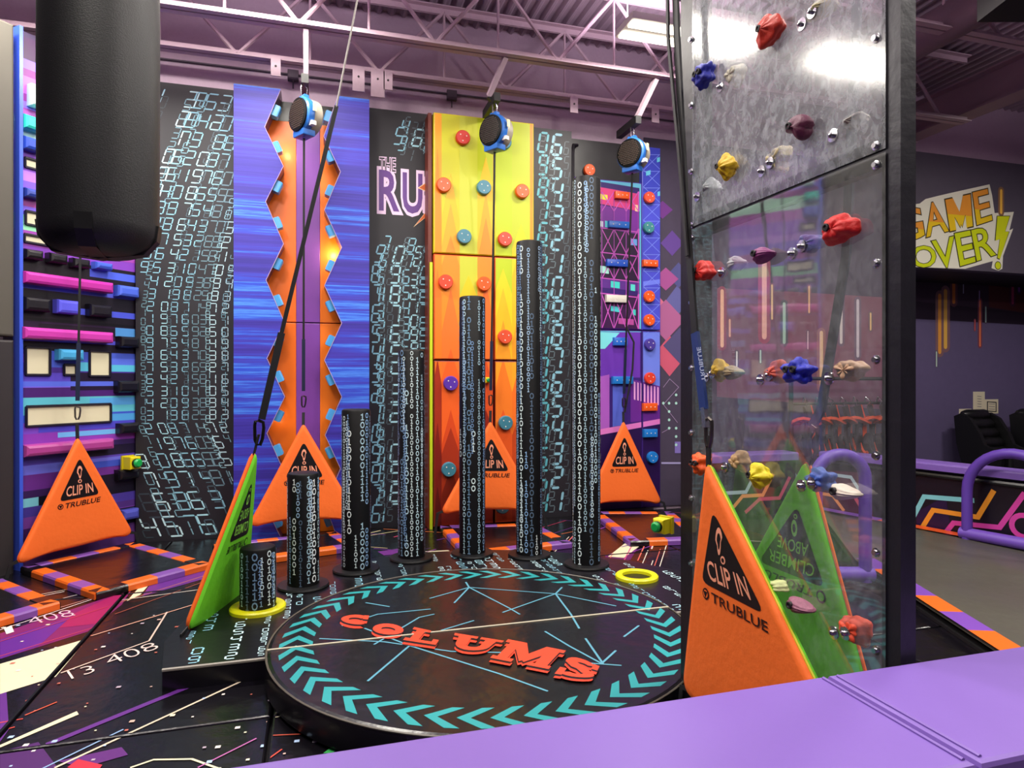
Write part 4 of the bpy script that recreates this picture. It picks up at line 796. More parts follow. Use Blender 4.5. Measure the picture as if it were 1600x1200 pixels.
# ================================================================== GATES
OGT = mat('#f4702a', .6, 0, .15, 25, .3); GRN = mat('#6cca28', .6, 0, .15, 25, .3)
def gate(L_, R_, A_, label, front='orange', print_front='clip', print_back='above', sag=.05, th=.028, pc='#e86018', fz=0, ps=1):
    """soft triangular gate: L R base corners seen from the camera, A apex. front = side that faces camera"""
    L_, R_, A_ = Vector(L_), Vector(R_), Vector(A_)
    u = (R_-L_); W_ = u.length; u.normalize(); n = u.cross(A_-L_).normalized()
    if n.dot(CAM-L_) < 0: n = -n
    v = n.cross(u)
    if v.dot(A_-L_) < 0: v = -v
    ax, ay = (A_-L_).dot(u), (A_-L_).dot(v)
    t = thing('clip_in_gate', label, 'safety gate', (L_+R_)/2, 'soft triangular gates')
    # outline with rounded corners and a sagging base
    def edge(a_, b_, k, s_): return [(a_[0]+(b_[0]-a_[0])*q/k+0*s_, a_[1]+(b_[1]-a_[1])*q/k) for q in range(k)]
    cor = [(0, 0), (W_, 0), (ax, ay)]; out = []
    rad = [.09, .09, .035]
    for i in range(3):
        p = Vector(cor[i]); a_ = (Vector(cor[i-1])-p).normalized(); b_ = (Vector(cor[(i+1) % 3])-p).normalized(); r = rad[i]
        for q in range(7):
            f = q/6; out.append(p+a_*r*(1-f)**2+b_*r*f**2)
        # straight edge
        p2 = Vector(cor[(i+1) % 3]); r2 = rad[(i+1) % 3]; s0 = p+b_*r; s1 = p2-b_*r2
        for q in range(1, 14):
            f = q/14; pt = s0+(s1-s0)*f
            if i == 0: pt = pt+Vector((0, sag*sin(pi*f)*(1 if True else 1)+.008*sin(9*f)))
            else: pt = pt+Vector((b_.y, -b_.x))*(-.012*sin(pi*f))*0
            out.append(pt)
    cen = Vector((sum(c[0] for c in cor)/3, sum(c[1] for c in cor)/3)); no = len(out)
    fm, bmx = (OGT, GRN) if front == 'orange' else (GRN, OGT)
    def ringp(sc_, h): return [L_+u*(cen.x+(p.x-cen.x)*sc_)+v*(cen.y+(p.y-cen.y)*sc_)+n*h for p in out]
    def side(sg, m_, nm):
        m = MB(); R4 = [ringp(1, 0), ringp(.992, sg*th*.55), ringp(.96, sg*th*.92), ringp(.9, sg*th), ringp(.45, sg*th)]; vs = [p for r in R4 for p in r]+[L_+u*cen.x+v*cen.y+n*(sg*th)]; fs = []
        for i in range(4):
            for k in range(no):
                f = (i*no+k, i*no+(k+1) % no, (i+1)*no+(k+1) % no, (i+1)*no+k); fs.append(f if sg > 0 else f[::-1])
        for k in range(no): f = (4*no+k, 4*no+(k+1) % no, 5*no); fs.append(f if sg > 0 else f[::-1])
        m.mesh(vs, fs, m_, True); m.build(nm, t)
    side(1, fm, front+'_side'); side(-1, bmx, ('green' if front == 'orange' else 'orange')+'_side')
    m = MB(); m.tube(ringp(1.0, 0), .006, mat(pc, .5), 5, closed=True); m.build('piping', t)
    def pr(kind, sg):
        # local frame: a along base (0..1), b up; the black triangle and words
        S = Sheet(L_+n*(sg*(th+.001)), u*sg, v, n*sg)
        def q(a_, b_):   # a in -1..1 around the axis, b height fraction
            b_ = .82-(.82-b_)*ps; bx = W_/2+(ax-W_/2)*b_; x = bx+a_*W_/2; return (x*sg, b_*ay)
        TC = '#100e12'; T = OGT if kind == 'clip' else mat('#8fdc50', .6)
        if kind == 'clip':
            tri = [(-.345, .455), (.345, .455), (0, .82)]; S.uv(rounded([q(a_*1.0, b_) for a_, b_ in tri]), TC, 1)
            wcol = mat('#f2a080', .6); S.text('CLIP IN', [q(-.235*sg, .485), q(.235*sg, .485), q(.215*sg, .575), q(-.215*sg, .575)], wcol, 2, .012, pxq=False)
            S.text('TRUBLUE', [q(-.24*sg, .385), q(.36*sg, .385), q(.36*sg, .43), q(-.24*sg, .43)], TC, 2, .012, pxq=False, shear=.2)
            ctr = q(-.32*sg, .407); S.circ(ctr, .026, TC, 1, 14); S.circ(ctr, .018, fm if sg > 0 else bmx, 2, 14); S.uv([(ctr[0]-.016, ctr[1]+.012), (ctr[0]+.016, ctr[1]+.012), (ctr[0], ctr[1]-.018)], TC, 3)
            for sc_, c, l in ((1, wcol, 2), (.55, TC, 3)):
                S.uv([(q(0, .685)[0]+.027*sc_*cos(a_)*(1 if sin(a_) > 0 else .55), q(0, .685)[1]+(.055*sc_+.006)*sin(a_)) for a_ in [2*pi*k/16 for k in range(16)]], c, l); S.circ((q(0, .605)[0], q(0, .605)[1]), .018*sc_, c, l, 12)
        else:
            tri = [(-.345, .455), (.345, .455), (0, .82)]; S.uv(rounded([q(a_, b_) for a_, b_ in tri]), TC, 1)
            wcol = mat('#8fdc50', .6)
            for w_, b0, b1, hw in (('CLIMBER', .485, .55, .235), ('ABOVE', .575, .64, .155)):
                S.text(w_, [q(hw*sg, b1), q(-hw*sg, b1), q(-hw*sg, b0), q(hw*sg, b0)], wcol, 2, .006, pxq=False)
            S.text('TRUBLUE', [q(.24*sg, .43), q(-.36*sg, .43), q(-.36*sg, .385), q(.24*sg, .385)], TC, 2, .012, pxq=False, shear=.2)
            ctr = q(.32*sg, .407); S.circ(ctr, .028, TC, 1, 14); S.circ(ctr, .019, GRN, 2, 14)
            for sc_, c, l in ((1, wcol, 2), (.5, TC, 3)):
                S.uv([(q(0, .70)[0]+.02*sc_*cos(a_), q(0, .70)[1]+(.034*sc_+.004)*sin(a_)) for a_ in [2*pi*k/14 for k in range(14)]], c, l); S.circ(q(0, .762), .012*sc_, c, l, 10)
        S.build('warning_print', t)
    pr(print_front, 1)
    m = MB(); m.tube([A_-v*.05, A_+v*.05, A_+v*.12], 0, ROPE, flat=(.03, .008, n)); m.build('webbing_loop', t)
    for c_, sg in ((L_, -1), (R_, 1)):
        m = MB(); e = c_+u*(sg*.06); e.z = fz
        m.tube([c_+u*(-sg*.03)+v*.02, c_+u*(sg*.03), Vector((e.x, e.y, e.z+.004))], 0, ROPE, flat=(.03, .006, n)); m.build('anchor_strap', t)
    return A_+v*.11
def rounded(tri, r=.12):
    out = []
    for i in range(3):
        p = Vector(tri[i]); a_ = Vector(tri[i-1])-p; b_ = Vector(tri[(i+1) % 3])-p
        for q in range(5): f = q/4; out.append(tuple(p+a_*r*(1-f)**2+b_*r*f**2))
    return out
def wl(px, py, d): return onplane(px, py, A+N*d, N)
ap = [None]*7
ap[0] = gate(wl(22, 882, .24), wl(208, 834, .24), wl(121, 683, .24), 'orange CLIP IN gate in front of the purple block wall at far left', sag=.03)
ap[1] = gate(oY(388, 822, 7.35), oY(563, 813, 7.35), oY(474, 662, 7.42), 'orange CLIP IN gate in front of the blue zigzag wall, behind a short column')
ap[2] = gate(oY(688, 802, 7.3), oY(846, 800, 7.3), oY(766, 658, 7.38), 'orange CLIP IN gate in front of the yellow wall, half hidden by a column')
ap[3] = gate(oY(913, 791, 7.7), oY(1034, 786, 7.7), oY(974, 658, 7.76), 'orange CLIP IN gate at the foot of the city wall')
ap[4] = gate(oD(289, 988, 4.16), oD(383, 921, 5.1), oD(398, 705, 4.62), 'green sided gate seen almost edge on beside the shortest column', 'green', 'above', sag=-.06, fz=.121)
GX = 1.72
a6 = oX(1107, 722, GX); l6 = oX(1070, 1078, GX); r6 = oX(1270, 1055, GX); r6 = a6+(r6-a6)*((a6.z-l6.z)/(a6.z-r6.z))
ap[5] = gate(l6, r6, a6, 'large orange CLIP IN gate in front of the clear climbing sheet', sag=-.03, pc='#c8c020', ps=.83)
GX2 = 1.80*2.1/1.86+.06
a7 = oX(1262, 718, GX2); l7 = oX(1185, 860, GX2); r7 = oX(1350, 1045, GX2); r7 = a7+(r7-a7)*((a7.z-.2)/(a7.z-r7.z)); l7 = a7+(l7-a7)*((a7.z-.2)/(a7.z-l7.z))
ap[6] = gate(l7, r7, a7, 'green CLIMBER ABOVE gate seen through the clear climbing sheet', 'green', 'above', sag=-.03, ps=.76)
# ================================================================== BELAY DRUMS and lines
ARM = STEEL
BLUEP = mat('#2a6ac0', .35); GREYP = mat('#9a9284', .4)
def carabiner(mb, p, h, m, ref):
    w_ = h*.42; ref = Vector(ref).normalized()
    mb.tube([p+UP*(h*y)+ref*(w_*x) for x, y in ((0, .5), (.45, .42), (.5, .2), (.38, -.25), (.15, -.5), (-.15, -.5), (-.35, -.3), (-.38, .3), (-.3, .46))], h*.07, m, 6, closed=True)
def belay_local():
    t = thing('belay_drum', 'x', 'auto belay', (0, 0, 0))
    ax = Vector((-.86, -.51, 0)); r = .178; sd_ = Vector((.51, -.86, 0))
    m = MB(); m.lathe((0, 0, 0), -ax, [(r*.8, -.005), (r*.97, 0), (r, .03), (r*.98, .11), (r*.8, .135)], GREYP, 36); m.build('back_shell', t)
    m = MB(); m.lathe((0, 0, 0), ax, [(r*1.0, -.02), (r*1.04, 0), (r*1.04, .045), (r*.94, .06)], BLUEP, 36)
    m.obox(Vector((0, 0, -r-.005)), ax, sd_, -UP, .13, .2, .06, BLUEP, .01); m.obox(Vector((0, 0, r+.01)), ax, sd_, UP, .05, .1, .05, BLUEP, .01); m.build('blue_casing', t)
    m = MB(); m.lathe(ax*.058, ax, [(r*.93, 0), (r*.93, .018), (r*.86, .024)], mat('#060607', .6, 0, 0, 40, .2), 36)
    for i in range(-7, 8):
        for j in range(-7, 8):
            x, z = i*.021+(j % 2)*.01, j*.021
            if x*x+z*z < (r*.8)**2: m.obox(ax*.083+sd_*x+UP*z, sd_, UP, ax, .013, .013, .006, mat('#3a2c24', .5))
    m.build('black_grille', t)
    m = MB()
    for s_ in (-1, 1): m.tube([ax*(s_*.03)+UP*(r+.02), ax*(s_*.035)+UP*(r+.11), ax*(s_*.01)+UP*(r+.15)], .007, CHR, 6)
    m.build('shackle', t)
    m = MB(); m.obox(sd_*(r+.03)+UP*.04, ax, UP, sd_, .04, .08, .006, mat('#e8e0a8', .5)); m.build('label_plate', t); m = MB(); m.obox(sd_*(r*.8)-UP*(r*.62), ax, UP, sd_, .05, .04, .1, mat('#e0dcd8', .5)); m.build('release_tab', t)
    return t
proto = belay_local()
def place(root, loc, label, group):
    """copy a thing with its parts"""
    r = root.copy(); C.objects.link(r); r.location = loc; r['label'] = label; r['group'] = group
    for ch in root.children:
        c_ = ch.copy(); C.objects.link(c_); c_.parent = r; c_.matrix_parent_inverse = Matrix()
    return r
bel = [(475, 182, 7.05, 478, 44, 478, 130, 'under the first arm, over the orange channel'), (773, 206, 7.05, 790, 88, 764, 150, 'in front of the yellow wall'), (988, 241, 7.12, 1025, 124, 991, 194, 'in front of the city wall')]
BP = []
for i, (px, py, y, ax_, ay_, bx_, by_, lb) in enumerate(bel):
    p = oY(px, py, y); BP.append(p)
    a_ = oY(ax_, ay_, 6.85); a_.z = 5.165; b_ = oY(bx_, by_, 7.12)
    arm = thing('belay_support', 'mauve steel arm with black bracket, its drum '+lb.replace('under the first arm, ', ''), 'arm', a_, 'arms that hold the belay drums')
    m = MB(); m.tube([a_, b_], 0, ARM, flat=(.07, .05, (1, 0, 0))); m.build('arm_tube', arm)
    m = MB(); q0 = Vector((b_.x, 7.0, b_.z-.0)); m.tube([Vector((p.x+.01, 6.98, p.z+.36)), Vector((p.x+.01, 7.5, p.z+.36))], 0, mat('#121114', .5), flat=(.07, .09, (0, 0, 1))); m.tube([b_, Vector((p.x+.01, 7.12, p.z+.36))], 0, mat('#121114', .5), flat=(.06, .06, (1, 0, 0))); m.build('black_bracket', arm)
    if i == 0: proto.location = p; proto['label'] = 'blue auto belay drum with black grille '+lb; proto['group'] = 'belay drums'
    else: place(proto, p, 'blue auto belay drum with black grille '+lb, 'belay drums')
for i, (g, lb) in enumerate(((1, 'before the zigzag wall'), (2, 'before the yellow wall'), (3, 'before the city wall'))):
    t = thing('belay_line', 'thin black belay line with carabiner '+lb, 'rope', ap[g], 'belay lines down to the gates')
    s0 = BP[i]-UP*.22; e = ap[g]; d = (s0-e)
    m = MB(); m.tube([s0, e+d*.28], 0, ROPE, flat=(.022, .006, (0, 1, 0))); m.build('webbing', t)
    m = MB(); m.tube([e+d*.28, e+d*.085], 0, mat('#1a2440', .5), flat=(.035, .008, (0, 1, 0))); m.build('blue_sleeve', t)
    m = MB(); carabiner(m, e+d*.045, .12, mat('#55504c', .3, .9), (1, 0, 0)); m.build('carabiner', t)
m = MB(); e = ap[3]; m.tube([e+Vector((.02, 0, 0)), e+Vector((.12, -.02, .55)), e+Vector((.14, -.02, .9)), e+Vector((.04, 0, 1.1))], .014, ROPE, 6); m.build('tail_rope', label='slack black rope looped beside the line at the city wall', cat='rope')
# left wall line from a drum above the picture, behind the bag
t = thing('belay_line', 'thin black belay line with carabiner hanging below the punching bag', 'rope', ap[0], 'belay lines down to the gates')
top = wl(133, 20, .3); e = ap[0]; d = top-e
m = MB(); m.tube([top, e+d*.2], 0, ROPE, flat=(.02, .006, (0, 1, 0))); m.build('webbing', t)
m = MB(); m.tube([e+d*.2, e+d*.06], 0, mat('#1a2440', .5), flat=(.035, .008, (0, 1, 0))); m.build('blue_sleeve', t)
m = MB(); carabiner(m, e+d*.03, .12, mat('#8a847c', .3, .9), (1, 0, 0)); m.build('carabiner', t)
# line of the green gate at the columns
t = thing('belay_line', 'long black belay strap slanting from the roof to the green gate by the shortest column', 'rope', ap[4], 'belay lines down to the gates')
e = ap[4]; k1 = oD(409, 655, 4.62); k2 = oD(440, 520, 4.6); k3 = oD(525, 170, 4.5); k4 = oD(570, -60, 4.4)
m = MB(); m.tube([k3, k4, Vector((k4.x+.1, k4.y, 6.1))], .006, mat('#8a8480', .4), 6); m.build('steel_cable', t)
m = MB(); m.tube([k3+(k4-k3)*.02, k2], 0, ROPE, flat=(.028, .01, (0, 1, 0))); m.tube([k2, k1], 0, ROPE, flat=(.048, .014, (0, 1, 0))); m.build('webbing', t)
m = MB(); carabiner(m, oD(404, 676, 4.62), .17, mat('#3a3838', .3, .9), RGT); m.build('carabiner', t)
# line of the big orange gate: double strap along the frame
t = thing('belay_line', 'black double strap with blue sleeve and steel carabiner above the large orange gate', 'rope', ap[5], 'belay lines down to the gates')
q1 = oX(1100, 640, GX); q2 = oX(1086, 520, GX); q3 = oX(1070, 300, GX); q4 = oX(1058, 60, GX); q5 = oX(1053, -80, GX)
m = MB(); m.tube([q2, q3, q4, q5, Vector((q5.x, q5.y, 6.1))], 0, ROPE, flat=(.045, .012, (1, 0, 0))); m.build('webbing', t)
m = MB(); r4 = oX(1044, 60, GX-.02); r5 = oX(1042, -80, GX-.02); m.tube([oX(1074, 400, GX-.015), oX(1060, 230, GX-.02), r4, r5, Vector((r5.x, r5.y, 6.1))], 0, mat('#1c1a1c', .6), flat=(.02, .01, (1, 0, 0))); m.build('second_strap', t)
m = MB(); m.tube([q2, q1], 0, mat('#16306e', .5), flat=(.055, .014, (1, 0, 0))); slv = m.build('blue_sleeve', t)
S = Sheet((GX-.009, 0, 0), (0, -1, 0), UP, (-1, 0, 0)); S.text('TRUBLUE', [(1097, 596), (1089, 543), (1095, 542), (1103, 595)], '#b8c4e0', 1, .01); S.build('sleeve_print', slv)
m = MB(); m.tube([q1+UP*.01, oX(1103, 668, GX)], 0, CHR, flat=(.03, .02, (1, 0, 0))); carabiner(m, oX(1107, 676, GX), .13, mat('#5a5450', .3, .9), (0, -1, 0)); m.build('carabiner', t)
# strap of green gate behind the sheet
t = thing('belay_line', 'dark grey belay strap seen through the clear sheet above the green gate', 'rope', ap[6], 'belay lines down to the gates')
m = MB(); h1 = oX(1283, 640, GX2); h2 = oX(1322, 400, GX2); h3 = h2+(h2-h1)*1.6; h3.z = 6.1; m.tube([ap[6], h1, h2, h3], 0, mat('#2c3444', .6), flat=(.045, .012, (1, 0, 0))); m.build('webbing', t)
m = MB(); carabiner(m, oX(1270, 690, GX2), .14, mat('#4a4440', .3, .9), (0, -1, 0)); m.build('carabiner', t)
# yellow start buttons
def button(p, d, lb, sc_=1):
    d = Vector(d).normalized(); sdv = d.cross(UP).normalized(); t = thing('start_button', lb, 'push button', p, 'yellow start buttons')
    m = MB(); m.obox(p, sdv, UP, d, .11*sc_, .12*sc_, .12*sc_, mat('#d8c80c', .4), .012); m.obox(p-d*.065*sc_, sdv, UP, d, .13*sc_, .14*sc_, .02, mat('#c0b010', .4)); m.build('button_box', t)
    m = MB(); m.lathe(p+d*.058*sc_, d, [(.045*sc_, 0), (.045*sc_, .02*sc_)], mat('#101512', .4), 16); m.lathe(p+d*.075*sc_, d, [(.04*sc_, 0), (.044*sc_, .02*sc_), (.03*sc_, .034*sc_)], mat('#12a04a', .35), 16); m.build('green_button', t)
button(wl(206, 723, .12), (.75, -.66, 0), 'yellow box with green button on the right edge of the purple block wall', 1.05)
# ================================================================== CLEAR CLIMBING SHEET AND FRAME
XG = 1.80
Y1 = oX(1085, 355, XG).y; Y2 = oX(1376, 245, XG).y; Ya = oX(1062, 400, XG).y; Yb = oX(1405, 400, XG).y; Xb = oY(1431, 400, Yb).x
fr = thing('climbing_tower', 'tall black steel frame with two scratched clear climbing sheets and holds', 'climbing frame', (XG, (Y1+Y2)/2, 0))
POST = mat('#24222a', .38, .3, .15, 14, .5, 0, .25); POST2 = mat('#1a181e', .4, .2, .1, 14, .5, 0, .2)
ZTF = 5.6
m = MB(); m.box((XG+.006, Y1, 0), (XG+.1, Ya, ZTF), POST2); m.build('far_post', fr)
m = MB(); m.box((XG+.006, Yb, 0), (Xb, Y2, ZTF), POST); m.build('near_post', fr)
zseam = H+(HY-355)/F*((Vector((XG, Y1, 0))).dot(FWD))
m = MB(); m.box((XG+.006, Y2, zseam-.05), (XG+.05, Y1, zseam+.05), POST2); m.build('cross_rail', fr)
m = MB(); m.box((XG+.006, Y2, ZTF-.1), (XG+.06, Y1, ZTF), POST2); m.build('top_rail', fr)
m = MB(); m.box((XG+.006, Y2, .0), (XG+.06, Y1, .08), POST2); m.build('bottom_rail', fr)
def clear(name, haze, hr, tint, ior):
    mm = bpy.data.materials.new(name); mm.use_nodes = True; nt = mm.node_tree; nt.nodes.clear(); L = nt.links.new
    out = nt.nodes.new('ShaderNodeOutputMaterial'); tr = nt.nodes.new('ShaderNodeBsdfTransparent'); tr.inputs[0].default_value = tint
    gl = nt.nodes.new('ShaderNodeBsdfGlossy'); gl.inputs['Roughness'].default_value = hr
    df = nt.nodes.new('ShaderNodeBsdfDiffuse'); df.inputs[0].default_value = (.75, .78, .85, 1)
    tl = nt.nodes.new('ShaderNodeBsdfTranslucent'); tl.inputs[0].default_value = (.75, .78, .85, 1)
    tc = nt.nodes.new('ShaderNodeTexCoord'); mp = nt.nodes.new('ShaderNodeMapping'); mp.inputs['Scale'].default_value = (1, 15, 10); mp.inputs['Rotation'].default_value = (.5, 0, 0)
    n = nt.nodes.new('ShaderNodeTexNoise'); n.inputs['Scale'].default_value = 1.6; n.inputs['Detail'].default_value = 9; n.inputs['Roughness'].default_value = .72; n.inputs['Distortion'].default_value = .7
    n2 = nt.nodes.new('ShaderNodeTexNoise'); n2.inputs['Scale'].default_value = 2.2; n2.inputs['Detail'].default_value = 3
    r = nt.nodes.new('ShaderNodeMapRange'); r.inputs[1].default_value = .38; r.inputs[2].default_value = .72; r.inputs[3].default_value = haze*.45; r.inputs[4].default_value = haze*1.5
    L(tc.outputs['Object'], mp.inputs[0]); L(mp.outputs[0], n.inputs['Vector']); L(tc.outputs['Object'], n2.inputs['Vector']); L(n.outputs['Fac'], r.inputs[0])
    ad = nt.nodes.new('ShaderNodeMixShader'); ad.inputs[0].default_value = .4; L(df.outputs[0], ad.inputs[1]); L(tl.outputs[0], ad.inputs[2])
    m1 = nt.nodes.new('ShaderNodeMixShader'); L(r.outputs[0], m1.inputs[0]); L(tr.outputs[0], m1.inputs[1]); L(ad.outputs[0], m1.inputs[2])
    bp = nt.nodes.new('ShaderNodeBump'); bp.inputs['Strength'].default_value = .05; bp.inputs['Distance'].default_value = .02; L(n2.outputs['Fac'], bp.inputs['Height']); L(bp.outputs[0], gl.inputs['Normal'])
    lw_ = nt.nodes.new('ShaderNodeFresnel'); lw_.inputs[0].default_value = ior
    m2 = nt.nodes.new('ShaderNodeMixShader'); L(lw_.outputs[0], m2.inputs[0]); L(m1.outputs[0], m2.inputs[1]); L(gl.outputs[0], m2.inputs[2]); L(m2.outputs[0], out.inputs[0]); return mm
GU = clear('scratched_clear_sheet_upper', .36, .12, (.93, .95, .96, 1), 1.55); GL = clear('scratched_clear_sheet_lower', .13, .035, (.95, .96, .97, 1), 2.1)
m = MB(); m.poly([(XG, Y2-.02, zseam+.006), (XG, Y1+.02, zseam+.006), (XG, Y1+.02, ZTF), (XG, Y2-.02, ZTF)][::-1], GU); m.build('clear_sheet', fr, 'scratched hazy upper clear sheet')
m = MB(); m.poly([(XG, Y2-.02, .02), (XG, Y1+.02, .02), (XG, Y1+.02, zseam-.006), (XG, Y2-.02, zseam-.006)][::-1], GL); m.build('clear_sheet', fr, 'clear lower sheet')
def bolt_(y, z):
    m = MB(); m.lathe((XG-.001, y, z), (-1, 0, 0), [(.016, 0), (.016, .003), (.009, .004), (.009, .014)], CHR, 10); m.build('bolt', fr)
for py in (-60, 62, 165, 268, 352, 372, 473, 575, 676, 778, 880, 980): p = oX(1081, py, XG); bolt_(p.y, p.z)
for py in (-100, 60, 228, 258, 412, 562, 712, 863, 1016): p = oX(1370, py, XG); bolt_(p.y, p.z)
def blob(px, py, w_, h_, col, near, shape, seed, lb, wash=0):
    """a moulded resin hold: lumpy sphere squashed against the sheet"""
    rnd = random.Random(seed); x = XG-.03 if near else XG+.035
    c = oX(px, py, x); D = (c-CAM).dot(FWD); k = D/F; hh = h_*k/2*1.0; ww = w_*k/2; vs = []; fs = []
    # apparent width of a plane seen obliquely is wider in depth
    wy = ww*1.5; dx = .045 if near else -.045; nu, nv = 36, 22
    ph = [rnd.uniform(0, 6) for _ in range(6)]
    for j in range(nv+1):
        b_ = pi*j/nv
        for i in range(nu):
            a_ = 2*pi*i/nu; y_, z_, x_ = sin(b_)*cos(a_), sin(b_)*sin(a_), cos(b_)
            if shape == 'star': r = 1+.22*sin(5*a_+ph[0])*sin(b_)+.08*sin(9*b_+ph[1])
            elif shape == 'fin': r = 1+.05*sin(14*z_) ; z_ = z_*(.75+.5*y_)
            elif shape == 'hook': r = 1+.12*sin(2*a_+.8); y_ += .35*(z_ < -.2)*(-.3)+0; 
            else: r = 1+.14*sin(3*a_+ph[2])*sin(b_)+.1*sin(5*b_+ph[3])+.06*sin(7*a_+ph[4])
            if shape == 'hook' and z_ < 0: y_ *= .55; y_ -= .12
            if shape == 'drip' and z_ < -.1: y_ = y_*.45+.15*z_
            vs.append((c.x-x_*abs(dx)*r*(1 if near else -1)*.9, c.y+y_*wy*r, c.z+z_*hh*r))
    for j in range(nv):
        for i in range(nu): fs.append((j*nu+i, j*nu+(i+1) % nu, (j+1)*nu+(i+1) % nu, (j+1)*nu+i))
    m = MB(); m.mesh(vs, fs, mat(col, .55, 0, .25, 60), True); hd = m.build('climbing_hold', fr, lb); hd.data.polygons.foreach_set('use_smooth', [True]*len(hd.data.polygons)); at_ = hd.data.attributes.get('sharp_edge')
    if at_: hd.data.attributes.remove(at_)
    dn = -1 if near else 1
    if near:
        for q in range(1 if shape != 'star' else 2):
            m = MB(); cc = Vector((c.x-.043, c.y+(.25-.5*q)*wy, c.z+hh*.15)); m.lathe(cc, (-1, 0, 0), [(.013, -.012), (.014, .004), (.009, .005), (.006, .0)], mat('#151015', .6), 10); m.build('bolt_hole', hd)
    for q in range(wash):
        m = MB(); cc = Vector((XG-.002, c.y+.045-.055*q+(.02), c.z-.01+.018*q-.02)); m.lathe(cc, (-1, 0, 0), [(.024, 0), (.024, .004), (.01, .005), (.01, .016), (.005, .02)], CHR, 16); m.build('washer', hd)
    return hd
for i, a_ in enumerate(((1203, 47, 36, 44, '#b8240e', 1, 'lump', 'red jagged hold at the top', 0), (1100, 118, 28, 34, '#22289a', 1, 'star', 'dark blue hold at top left edge', 0), (1136, 262, 28, 38, '#d0a808', 1, 'drip', 'yellow dripping hold', 0), (1250, 200, 30, 46, '#5a1a3c', 1, 'hook', 'maroon hooked hold', 0),
                        (1312, 358, 44, 44, '#cc1414', 1, 'lump', 'bright red hold at right', 0), (1194, 398, 28, 30, '#7a2268', 1, 'fin', 'magenta ribbed hold', 0), (1100, 424, 28, 30, '#cc1c14', 1, 'lump', 'red hold at left edge', 0), (1247, 580, 40, 36, '#0c1ca8', 1, 'star', 'deep blue star hold', 0),
                        (1095, 725, 26, 30, '#e8540c', 1, 'star', 'orange star hold', 0), (1187, 745, 32, 38, '#dcc800', 1, 'drip', 'bright yellow hold', 0), (1215, 915, 22, 16, '#c8d090', 1, 'lump', 'pale green yellow hold', 0), (1252, 948, 34, 28, '#8a5068', 1, 'fin', 'pink ribbed hold before the green gate', 0),
                        (1285, 14, 34, 24, '#b0a480', 0, 'lump', 'tan hold on the far side, top', 2), (1150, 118, 24, 30, '#a8a090', 0, 'lump', 'tan hold on the far side, upper left', 1), (1218, 250, 30, 40, '#b0a078', 0, 'drip', 'tan pointed hold on the far side', 2), (1112, 293, 22, 26, '#a8acb0', 0, 'lump', 'clear grey hold', 1), (1337, 190, 24, 22, '#9a9088', 0, 'lump', 'grey hold on the far side, upper right', 1),
                        (1268, 380, 34, 28, '#4a4a88', 0, 'lump', 'slate blue hold on the far side', 2), (1152, 412, 24, 30, '#a4a4ac', 0, 'fin', 'grey hold on the far side', 1), (1126, 580, 26, 34, '#d8b030', 0, 'drip', 'amber hold on the far side', 2), (1147, 582, 28, 26, '#9a8868', 0, 'fin', 'tan ribbed hold', 0), (1216, 582, 34, 34, '#c04838', 0, 'lump', 'coral hold on the far side', 2),
                        (1330, 578, 34, 32, '#c09878', 0, 'lump', 'peach hold on the far side', 1), (1157, 722, 30, 32, '#c8a070', 0, 'drip', 'tan horned hold', 1), (1284, 750, 34, 34, '#3a5ab0', 0, 'star', 'blue hold over the green gate', 2), (1322, 770, 38, 30, '#c8bcb0', 1, 'fin', 'white shell hold', 0), (1338, 984, 36, 42, '#e04a2a', 0, 'lump', 'coral hold at lower right', 2))):
    blob(a_[0], a_[1], a_[2], a_[3], a_[4], a_[5], a_[6], i*3+1, a_[7], a_[8])
button(Vector((XG-.08, Ya+.04, oX(1058, 827, XG-.05).z)), (-.9, -.45, 0), 'yellow box with green button on the left post of the clear climbing frame', .62)
p = oY(762, 594, YY-.06); button(p, (0, -1, 0), 'small yellow button box on the yellow wall beside the belay line', .5)
# ================================================================== PURPLE PADS in front
PU1 = mat('#7759ac', .42, 0, .06, 5, .45); yf = oZ(1290, 1058, .8).y; xs_ = oZ(1290, 1058, .8).x
pn_ = 0
for x0, x1, lb in ((xs_-2.6, xs_-.006, 'long purple padded barrier top in the foreground, left of the seam'), (xs_+.006, xs_+1.6, 'purple padded barrier top in the lower right corner'), ):
    yn = oZ(1530, 1198, .8).y
    t = thing('barrier_pad', lb, 'padding', ((x0+x1)/2, yn, 0), 'purple barrier pads')
    m = MB(); m.obox(Vector(((x0+x1)/2, (yn+yf)/2, .767)), Vector((1, 0, 0)), Vector((0, 1, 0)), UP, x1-x0, yf-yn, .08, PU1, .014); m.build('top_pad', t)
    m = MB(); m.box((x0+.01, yf-.06, 0), (x1-.01, yf-.012, .718), PU1); m.box((x0+.01, yn+.012, 0), (x1-.01, yn+.06, .718), PU1); m.build('side_pad', t)
    m = MB(); e0, e1 = (x1, x0) if pn_ == 0 else (x0, x1)
    m.tube([(e0+(-.02 if pn_ == 0 else .02), yn+.02, .808), (e0+(-.02 if pn_ == 0 else .02), yf-.02, .808)], .006, PU1, 6); m.build('edge_piping', t); pn_ += 1
